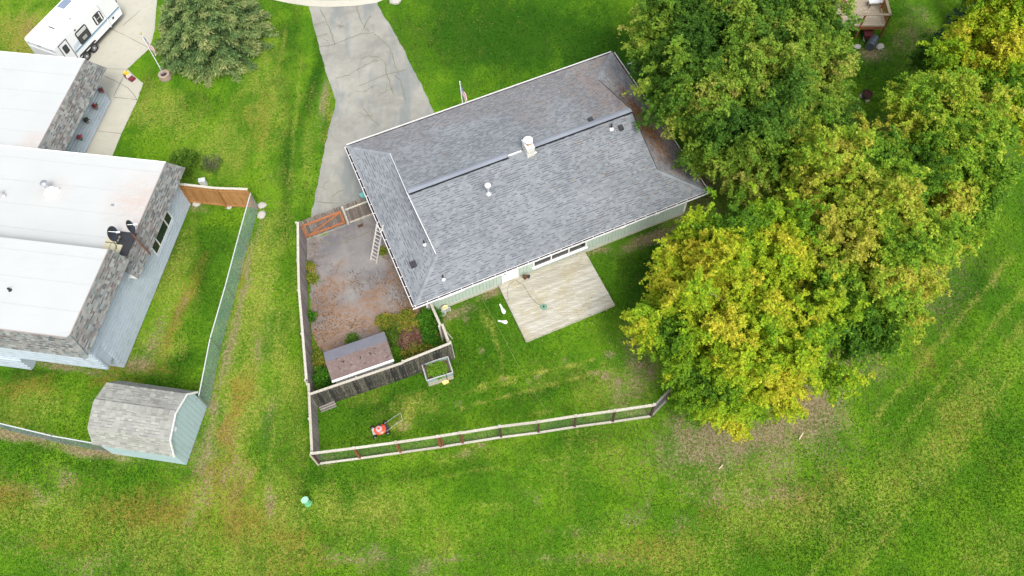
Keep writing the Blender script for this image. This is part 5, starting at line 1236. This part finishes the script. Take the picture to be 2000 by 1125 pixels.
def make_crown(lobes, n_spray, per, pal, yel, leaf=.075, seed=1, spray=.52):
    """lobes: (centre xyz, radius, half height). sprays start on noisy lobe shells and droop outward"""
    r = np.random.default_rng(seed); tot = sum(l[1]**2 for l in lobes); P = []; Cc = []; starts = []
    for (c, R, hh) in lobes:
        k = int(1.3*n_spray*R*R/tot); npl = max(6, k//17); d = unit(r.normal(size=(npl, 3))); d[:, 2] = np.where(d[:, 2] < -.35, -d[:, 2], d[:, 2])
        f = .35+.65*r.random(npl)**.5
        lump = .84+.30*np.sin(d[:, 0]*5+seed)*np.sin(d[:, 1]*5+seed*2)*np.cos(d[:, 2]*4)+.22*np.sin(d[:, 0]*11+seed*3)*np.sin(d[:, 1]*12+d[:, 2]*7)
        rad = f*np.clip(lump, .5, 1.15)
        pc = np.array(c)+d*rad[:, None]*np.array([R, R, hh]); w_ = r.integers(0, npl, k); sz = r.uniform(.5, 1.3, npl)[w_][:, None]
        off = r.normal(size=(k, 3))*np.array([.36, .36, .5])*sz; off[:, 2] = off[:, 2]+.12
        p = pc[w_]+off; dd_ = unit(d[w_]*.6+unit(off)*.9+r.normal(size=(k, 3))*.2); starts.append((p, dd_, rad[w_], r.normal(size=npl)[w_]))
    st = np.concatenate([s_[0] for s_ in starts]); dr_ = np.concatenate([s_[1] for s_ in starts]); plv = np.concatenate([s_[3] for s_ in starts]); K_ = len(st)
    ns_ = 3
    st3 = np.repeat(st, ns_, 0); d3 = unit(np.repeat(dr_, ns_, 0)*[1, 1, .5]+r.normal(size=(K_*ns_, 3))*.55)
    Lg = spray*r.uniform(.5, 1.2, (K_*ns_, 1)); t_ = r.random((K_*ns_, per, 1))
    pos = st3[:, None]+d3[:, None]*Lg[:, None]*t_; pos[..., 2] -= (.45*Lg*(t_[..., 0]**2)); pos += r.normal(size=pos.shape)*.05
    # tint by tree-scale and clump-scale variation
    cl_ = fbm(st[:, 0]*1.0, st[:, 1]*1.0+st[:, 2]*.6, .55, seed*5+1)+plv*.045+r.normal(size=K_)*.05
    cl3 = np.repeat(cl_, ns_); mixv = np.clip((cl3-.5)*1.9+yel, 0, 1)[:, None]+r.normal(size=(K_*ns_, per))*.12; mixv = np.clip(mixv, 0, 1)
    pal = np.array(pal); idx = mixv*(len(pal)-1); i0 = np.clip(idx.astype(int), 0, len(pal)-2); fr_ = (idx-i0)[..., None]
    col = pal[i0]*(1-fr_)+pal[i0+1]*fr_; col *= r.uniform(.75, 1.25, col.shape[:2]+(1,))
    pos = pos.reshape(-1, 3); col = col.reshape(-1, 3); n = len(pos)
    nrm = unit(r.normal(size=(n, 3))*.7+np.array([0, 0, 1.1])); a = unit(np.cross(nrm, r.normal(size=(n, 3)))); b = np.cross(nrm, a)
    s_ = leaf*r.uniform(.6, 1.3, (n, 1)); return pos, a*s_, b*s_*.7, col, st
def trunk_mesh(base, top, r0, targets, seed):
    m = MB(); rr = random.Random(seed); base, top = Vector(base), Vector(top); n = 6
    pts = [base.lerp(top, i/n)+Vector((rr.uniform(-.1, .1), rr.uniform(-.1, .1), 0))*(1 if 0 < i < n else 0) for i in range(n+1)]
    m.tube(pts, [r0*(1-.85*i/n) for i in range(n+1)], 8)
    for tg in targets:
        tg = Vector(tg); f = max(.15, min(.85, (tg.z-base.z)/(top.z-base.z)-.25)); p = base.lerp(top, f); mid = p.lerp(tg, .5)+Vector((0, 0, .3)); rb_ = r0*(1-.8*f)*.45
        m.tube([p, mid, tg], [rb_, rb_*.6, .012], 5, caps=False)
    return m
GRN, YEL = (.05, .115, .015), (.42, .40, .025)
P_yellow = [(.08, .19, .014), (.18, .35, .018), (.28, .45, .02), (.38, .51, .022), (.49, .54, .03), (.62, .56, .05)]
P_green = [(.055, .14, .016), (.10, .22, .024), (.17, .31, .03), (.25, .39, .038), (.32, .41, .05), (.42, .40, .09)]
P_mid = [(.065, .17, .014), (.14, .30, .022), (.23, .40, .028), (.34, .48, .035), (.45, .51, .05), (.52, .48, .07)]
def birch(label, base_px, height, lobes_px, n_spray, pal, yel, seed, leaf=.062, per=24, r0=.16, name='birch_tree', grp='autumn birches on the right'):
    b = G(*base_px); lobes = []
    for (u, v, h, R, hh) in lobes_px: q = G(u, v, h); lobes.append(((q.x, q.y, h), R, hh))
    t = thing(name, label, 'tree', b, 0, grp)
    P, A, B, col, st = make_crown(lobes, n_spray, per, pal, yel, leaf, seed)
    keep = P[:, 2] > .25; P = P-np.array(b)
    me = leaves_mesh('crown', P[keep], A[keep], B[keep], col[keep], M_foliage); o = bpy.data.objects.new('crown', me); C.objects.link(o); o.parent = t
    rr = np.random.default_rng(seed+50); tg = st[rr.choice(len(st), 34, replace=False)]*np.array([1, 1, .9])
    cx = sum(l[0][0]*l[1] for l in lobes)/sum(l[1] for l in lobes); cy = sum(l[0][1]*l[1] for l in lobes)/sum(l[1] for l in lobes)
    m = trunk_mesh(b, Vector((cx*.7+b.x*.3, cy*.7+b.y*.3, height*.72)), r0, [tuple(q) for q in tg], seed); m.build('trunk', M_bark, t, world=True)
    return t
birch('bright yellow birch at the right end of the rail fence, nearest the camera', (1400, 740), 10,
      [(1440,640,5.5,3.7,3.6),(1400,520,5,2.9,3.0),(1325,640,4,2.2,2.6),(1530,690,4.5,2.7,3.0),(1420,745,3.2,2.7,2.4),(1500,500,6,2.8,2.6),(1350,570,3.6,2.3,2.2),(1500,760,3.2,2.0,2.0),(1345,740,3,1.6,2)], 3300, P_yellow, .54, 11)
birch('mixed green and gold birch right of the bright yellow birch', (1650, 560), 11,
      [(1680,460,6.5,3.1,3.4),(1640,370,6.5,2.8,3.0),(1690,570,5,3.0,3.2),(1750,510,5,2.4,2.8),(1600,440,5,2.5,2.6),(1730,390,6,2.6,2.8),(1560,400,4.5,2.2,2.4),(1700,620,3.5,2.2,2.2),(1625,630,4,2.0,2.2)], 3000, P_mid, .52, 12)
birch('large dark green birch beside the far end of the grey roof', (1400, 260), 11,
      [(1440,265,6,2.9,3.3),(1345,190,6,2.5,3.0),(1480,180,7,3.0,3.2),(1550,250,5,2.8,3.0),(1400,110,7,2.9,3.0),(1480,320,4,2.0,2.4),(1400,310,3.6,1.5,2)], 3400, P_green, .34, 13)
birch('tall green birch with brownish tips at the top edge, left of the raised deck', (1560, 100), 11,
      [(1540,95,7,2.8,3.4),(1480,40,8,2.6,3.0),(1592,140,5,2.1,2.8),(1500,0,8,2.9,3),(1550,65,6,1.5,2.4),(1582,200,4.5,1.6,2.2)], 2700, P_green, .42, 14)
birch('green and tan birch at the top edge nearest the front lawn', (1320, 80), 10,
      [(1310,70,6,2.2,3.0),(1360,20,7.5,2.7,3.0),(1290,130,5,1.6,2.4),(1380,90,6,2.2,2.6)], 2000, P_green, .45, 15)
birch('gold-green birch behind the mixed birch, at the right edge of the shaded yard', (1800, 330), 10,
      [(1820,270,6,2.9,3.2),(1780,310,5,2.3,2.6),(1870,330,6,2.7,3.0),(1830,420,4.5,2.5,2.6),(1700,330,4.5,1.9,2.2),(1800,220,5,1.6,2.2),(1895,260,5.5,2.2,2.4)], 2700, P_mid, .52, 16)
birch('yellow birch in the top right corner of the photo', (1910, 130), 11,
      [(1955,60,7,2.5,3.4),(1900,150,6,2.6,3.0),(1980,120,6,2.8,3.0),(1990,230,5,2.4,2.8),(1870,180,4.5,1.6,2.0),(1960,0,8,2.8,3),(1900,110,6,1.6,2.4)], 2900, P_yellow, .54, 17)
birch('small bushy sapling at the left edge of the top right birches', (1800, 150), 4,
      [(1815,130,2.5,1.0,1.4),(1795,200,2.2,1.0,1.2),(1850,230,3,1.3,1.6)], 420, P_mid, .45, 18, r0=.07)

# ground-scale branchy conifers
def spruce(label, b, H, R, seed, pal, whorls=26, tint=1.0, name='spruce_tree', grp=None, leafs=.075):
    r = np.random.default_rng(seed); t = thing(name, label, 'tree', b, 0, grp); P = []; D = []; cv = []
    for k in range(whorls):
        f = (k+.5)/whorls; z = .5+(H-.6)*f; Rk = R*(1-f)**.75+.12; nb_ = int(9+9*(1-f))
        for j in range(nb_):
            a = 2*PI*(j+r.random()*.8)/nb_+k*1.3; L = Rk*r.uniform(.82, 1.06); nseg = max(4, int(L*7)); cvb = r.random()
            sd = unit(np.array([[math.cos(a), math.sin(a), 0]]))[0]; lt = np.array([-sd[1], sd[0], 0])
            for i in range(nseg):
                s_ = (i+.5)/nseg
                if s_ < .25: continue
                c_ = sd*L*s_+np.array([0, 0, z-.32*L*s_**1.3+.12*s_**3*L])
                wtw = .5*(1.15-s_*.5)
                for sg in (-1, 0, 1):
                    m_ = 12; tt = r.random((m_, 1)); dirn = sd*.75+lt*sg*.9+np.array([0, 0, -.12]); dirn /= np.linalg.norm(dirn)
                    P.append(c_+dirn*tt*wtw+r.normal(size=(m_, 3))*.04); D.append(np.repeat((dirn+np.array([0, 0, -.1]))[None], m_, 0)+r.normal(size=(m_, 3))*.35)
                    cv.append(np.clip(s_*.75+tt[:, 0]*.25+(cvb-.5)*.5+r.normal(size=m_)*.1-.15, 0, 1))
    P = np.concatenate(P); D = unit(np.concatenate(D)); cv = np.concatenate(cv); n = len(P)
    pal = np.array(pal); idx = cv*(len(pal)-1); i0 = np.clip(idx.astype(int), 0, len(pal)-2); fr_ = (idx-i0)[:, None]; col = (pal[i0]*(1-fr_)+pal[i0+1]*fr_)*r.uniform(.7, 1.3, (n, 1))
    side_ = unit(np.cross(D, r.normal(size=(n, 3)))); s_ = leafs*r.uniform(.7, 1.3, (n, 1))
    me = leaves_mesh('crown', P, D*s_, side_*s_*.26, col*tint, M_needle); o = bpy.data.objects.new('crown', me); C.objects.link(o); o.parent = t
    MB().tube([(0, 0, 0), (0, 0, H*.5), (0, 0, H*.97)], [.2, .12, .02], 8).build('trunk', M_bark, t)
    return t
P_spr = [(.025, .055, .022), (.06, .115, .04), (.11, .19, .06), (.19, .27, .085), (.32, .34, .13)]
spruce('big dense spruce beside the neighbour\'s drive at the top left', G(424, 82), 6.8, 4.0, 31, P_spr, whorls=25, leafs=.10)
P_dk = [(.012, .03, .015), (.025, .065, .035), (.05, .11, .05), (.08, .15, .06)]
spruce('small dark green spruce at the left edge of the top right birches', G(1850, 110), 4.0, 1.35, 32, P_dk, whorls=12, grp='dark spruces among the birches')
spruce('dark spruce between the yellow birches at the top edge', G(1895, 60), 6.0, 1.5, 33, P_dk, whorls=15, grp='dark spruces among the birches')

# shrubs and weeds
def shrub(label, c, R, h, pal, n, seed, name='shrub', cat='shrub', leaf=.045, grp=None, world_xy=None):
    r = np.random.default_rng(seed); b = G(*c) if len(c) == 2 else Vector(c); t = thing(name, label, cat, b, 0, grp)
    k = n//12; d = unit(r.normal(size=(k, 3))); d[:, 2] = abs(d[:, 2]); st = d*(r.random((k, 1))**.4)*np.array([R, R, h]); st[:, 2] += .05
    P = (st[:, None]+r.normal(size=(k, 12, 3))*.07).reshape(-1, 3); P[:, 2] = np.maximum(P[:, 2], .04); m_ = len(P)
    pal = np.array(pal); cvv = np.clip(np.repeat(r.random(k), 12)+r.normal(size=m_)*.15, 0, 1)*(len(pal)-1); i0 = np.clip(cvv.astype(int), 0, len(pal)-2); fr_ = (cvv-i0)[:, None]
    col = pal[i0]*(1-fr_)+pal[i0+1]*fr_; nrm = unit(r.normal(size=(m_, 3))*.7+np.array([0, 0, .8])); a = unit(np.cross(nrm, r.normal(size=(m_, 3)))); bb = np.cross(nrm, a); s_ = leaf*r.uniform(.6, 1.4, (m_, 1))
    me = leaves_mesh('foliage', P, a*s_, bb*s_*.6, col, M_foliage); o = bpy.data.objects.new('foliage', me); C.objects.link(o); o.parent = t
    m = MB()
    for i in range(0, min(k, 26)): m.tube([(0, 0, 0), tuple(st[i]*[.5, .5, .7]), tuple(st[i])], [.012, .008, .004], 4, caps=False)
    m.build('stem', M_bark, t)
G1 = [(.03, .12, .01), (.07, .24, .015), (.16, .38, .02)]; G2 = [(.10, .20, .02), (.26, .33, .03), (.48, .34, .07)]; G3 = [(.16, .07, .06), (.32, .16, .13), (.36, .24, .14)]
shrub('loose bright green shrub in front of the cedar fence', (362, 322), 1.05, .9, [(.05, .12, .01), (.12, .25, .02), (.2, .34, .04)], 3600, 41)
shrub('thin twiggy grey-green shrub right of the bright green shrub', (415, 325), .7, .8, [(.10, .13, .05), (.14, .20, .06), (.22, .24, .12)], 700, 42)
for i, (u, v, R, h, pal, n, lb) in enumerate([(842,628,.75,.9,G1,3200,'tall green plant in the bed beside the short brown fence'), (845,655,.6,.6,G1,2200,'bright green plant in the bed, in the corner near the blackened fence'),
      (795,632,.8,.5,G2,2200,'yellow-green weeds at the upper edge of the planting bed'), (755,632,.55,.5,G2,1500,'yellowing weeds at the corner of the paved yard above the small shed'),
      (768,660,.6,.5,[(.07,.15,.015),(.16,.26,.03)],1700,'green plant directly right of the small shed roof'), (800,663,.75,.35,G3,2200,'reddish faded plant in the middle of the bed'),
      (815,690,.85,.3,G2,1700,'low mixed weeds along the foot of the blackened fence'), (690,665,.35,.35,[(.08,.18,.02),(.18,.32,.05)],700,'small green weed behind the grey half of the shed roof'),
      (633,745,.6,1.0,G1,2600,'dark green bush between the small shed and the corner of the fences'), (625,705,.4,.7,G2,1300,'yellow-green weeds between the small shed and the plank fence'),
      (607,523,.3,.4,G2,600,'weed at the foot of the plank fence near the gate'), (612,545,.35,.4,G2,700,'orange-green weed against the plank fence, third from the gate'), (608,620,.3,.5,G1,700,'green weed at the foot of the plank fence beside the brown litter'),
      (747,492,.28,.15,G2,380,'little yellowish weed in the paving right of the ladder'), (855,735,.55,.42,G1,1000,'')]):
    if not lb:
        q = pm(rbd) @ Vector((bL/2, bW/2, .55)); shrub('green weeds growing inside the raised bed', (q.x, q.y, .55), .52, .14, [(.08,.24,.015),(.17,.38,.02),(.28,.42,.05)], 2200, 60, 'weeds', 'weeds'); continue
    shrub(lb, (u, v), R, h, pal, n, 43+i, 'garden_plant', 'plant')

# fallen leaves and dry litter
def litter(name, pts, size, pal, seed, z=.03):
    r = np.random.default_rng(seed); P = np.array(pts); n = len(P); nrm = unit(r.normal(size=(n, 3))*.25+np.array([0, 0, 1])); a = unit(np.cross(nrm, r.normal(size=(n, 3)))); b = np.cross(nrm, a)
    s_ = size*r.uniform(.5, 1.4, (n, 1)); pal = np.array(pal); col = pal[r.integers(0, len(pal), n)]*r.uniform(.7, 1.2, (n, 1))
    me = leaves_mesh(name, P, a*s_, b*s_*.7, col, M_foliage); o = bpy.data.objects.new(name, me); C.objects.link(o); o['kind'] = 'stuff'; return o
r = np.random.default_rng(5); pts = []
for (u0, v0, su, sv, n) in ((1230,640,120,110,900),(1500,870,200,60,900),(1650,150,110,120,600),(1750,800,200,150,700),(1000,730,200,80,500),(1000,80,220,90,250),(1300,950,350,100,500),(1350,420,60,50,400),(700,1000,500,120,500),(500,500,90,260,220),(1260,480,80,60,250)):
    for _ in range(int(n*.6)):
        q = G(r.normal(u0, su), r.normal(v0, sv)); l = pm(house).inverted() @ q; k_ = pm(nb).inverted() @ q
        if abs(l.x) < WL and abs(l.y) < WW: continue
        if k_.x < .1 and -1 < k_.y < 18.2: continue
        if DX0 < l.x < DX1 and DY0 < l.y < DY1: q.z = DZ
        pts.append((q.x, q.y, q.z+.035))
tag(litter('fallen_leaves', pts, .027, [(.50, .46, .14), (.55, .52, .30), (.40, .38, .12), (.5, .3, .1)], 6), 'small yellow fallen birch leaves scattered over the lawns', 'leaves')
pts = []
for _ in range(2600):
    if r.random() < .6: x_, y_ = 7.9+abs(r.normal(0, .28))*-1.6, r.normal(-.3, 2.2)
    else: x_, y_ = r.uniform(2, HL), r.uniform(-5.5, HW)
    x_ = min(x_, HL-.02)
    if abs(y_) > HW-.05: continue
    if r.random() < .25: x_ = HL+.03
    pts.append(tuple(pm(house) @ Vector((x_, y_, zroof(x_, y_)+.03))))
for _ in range(160):
    x_, y_ = r.uniform(-4, HL), r.uniform(-5.6, HW-.1); pts.append(tuple(pm(house) @ Vector((x_, y_, zroof(x_, y_)+.03))))
tag(litter('roof_leaves', pts, .030, [(.42, .16, .03), (.34, .11, .02), (.30, .16, .05), (.5, .36, .12)], 8), 'orange and brown fallen leaves gathered along the far end of the grey roof', 'leaves')
pts = []
for (u0, v0, su, sv, n) in ((805,600,20,22,1300),(618,640,10,60,800),(775,565,22,14,260),(700,552,10,14,200),(612,510,7,40,350),(645,615,14,34,500),(690,640,30,12,250),(740,545,14,8,120),(785,520,6,40,200)):
    for _ in range(n):
        u, v = r.normal(u0, su), r.normal(v0, sv)
        if u < 604 or v < 455 or v > 735: continue
        q = G(u, v); l = pm(house).inverted() @ q
        if abs(l.x) < WL and abs(l.y) < WW: continue
        pts.append((q.x, q.y, .03))
tag(litter('leaf_litter', pts, .028, [(.20, .10, .04), (.28, .14, .05), (.13, .08, .04), (.34, .20, .08)], 9), 'brown leaf litter spread over the paved side yard', 'leaves')

# grass blades over the lawns, tinted by the same cover map as the ground
def inside(U, V, poly):
    c = np.zeros(U.shape, bool); n = len(poly)
    for i in range(n):
        (x1, y1), (x2, y2) = poly[i], poly[(i+1) % n]
        if y1 == y2: continue
        c ^= ((y1 > V) != (y2 > V)) & (U < (x2-x1)*(V-y1)/(y2-y1)+x1)
    return c
r = np.random.default_rng(77); N = 460000
U = r.uniform(-40, 2040, N); V = r.uniform(-20, 1150, N)
D = np.array([cam_right[i]*(U-1000)-cam_up[i]*(V-562.5)+_F[i]*FPX for i in range(3)]); tt = CAM_H/(-D[2]); X, Y = D[0]*tt, D[1]*tt
ok = ~inside(U, V, drive_px) & ~inside(U, V, yard_px) & ~inside(U, V, conc_px)
def loc_xy(o, X, Y):
    M = pm(o).inverted(); return M[0][0]*X+M[0][1]*Y+M[0][3], M[1][0]*X+M[1][1]*Y+M[1][3]
lx, ly = loc_xy(house, X, Y); ok &= ~((abs(lx) < WL+.05) & (abs(ly) < WW+.05)) & ~((lx > DX0) & (lx < DX1) & (ly > DY0-.05) & (ly < 0))
lx, ly = loc_xy(nb, X, Y); ok &= ~((lx < .05) & (ly > 0) & (ly < 10.8)) & ~((lx < -7.9) & (ly > 10) & (ly < 18))
lx, ly = loc_xy(gs, X, Y); ok &= ~((lx > 0) & (lx < SW_) & (ly > 0) & (ly < SLn))
ok &= Y < np.interp(X, [p.x for p in kerb], [p.y for p in kerb])
U, V, X, Y = U[ok], V[ok], X[ok], Y[ok]; n = len(X)
R_, D_, L_, O_ = masks(U, V, X, Y); big = fbm(X, Y, .22, 91, 3); mid = fbm(X*1.0+Y*.2, Y*.4, 1.3, 92, 3)
big = np.clip((big-.5)*2.6+.68, 0, 1); base = np.array([.055, .17, .007])*(1-big[:, None])+np.array([.135, .32, .014])*big[:, None]
def mixc(a, w_, b): w_ = np.clip(w_, 0, 1)[:, None]; return a*(1-w_)+np.array(b)*w_
col = mixc(base, L_*1.5+(mid-.5)*.5, [.024, .105, .003]); col = mixc(col, R_*1.35+(mid-.5)*1.0-.22+r.normal(size=n)*.10, [.34, .37, .05]); col = mixc(col, (O_-.2)*1.1*(r.random(n) < .75)+(mid-.5)*.5, [.34, .21, .04]); col = mixc(col, D_*1.9+(mid-.5)*.8-.15+r.normal(size=n)*.12, [.34, .26, .14])
col *= r.uniform(.85, 1.15, (n, 1))
keep = r.random(n) > D_*1.0; X, Y, col = X[keep], Y[keep], col[keep]; n = len(X)
hgt = r.uniform(.02, .05, (n, 1)); ax = unit(np.stack([r.normal(size=n)*.8, r.normal(size=n)*.8, np.ones(n)], 1)); bx_ = unit(np.cross(ax, r.normal(size=(n, 3))))
me = leaves_mesh('grass', np.stack([X, Y, hgt[:, 0]*.8], 1), ax*hgt, bx_*hgt*.75, col, M_foliage); o = bpy.data.objects.new('grass', me); C.objects.link(o)
tag(o, 'short green and yellowing lawn grass around the houses', 'grass', kind='stuff')
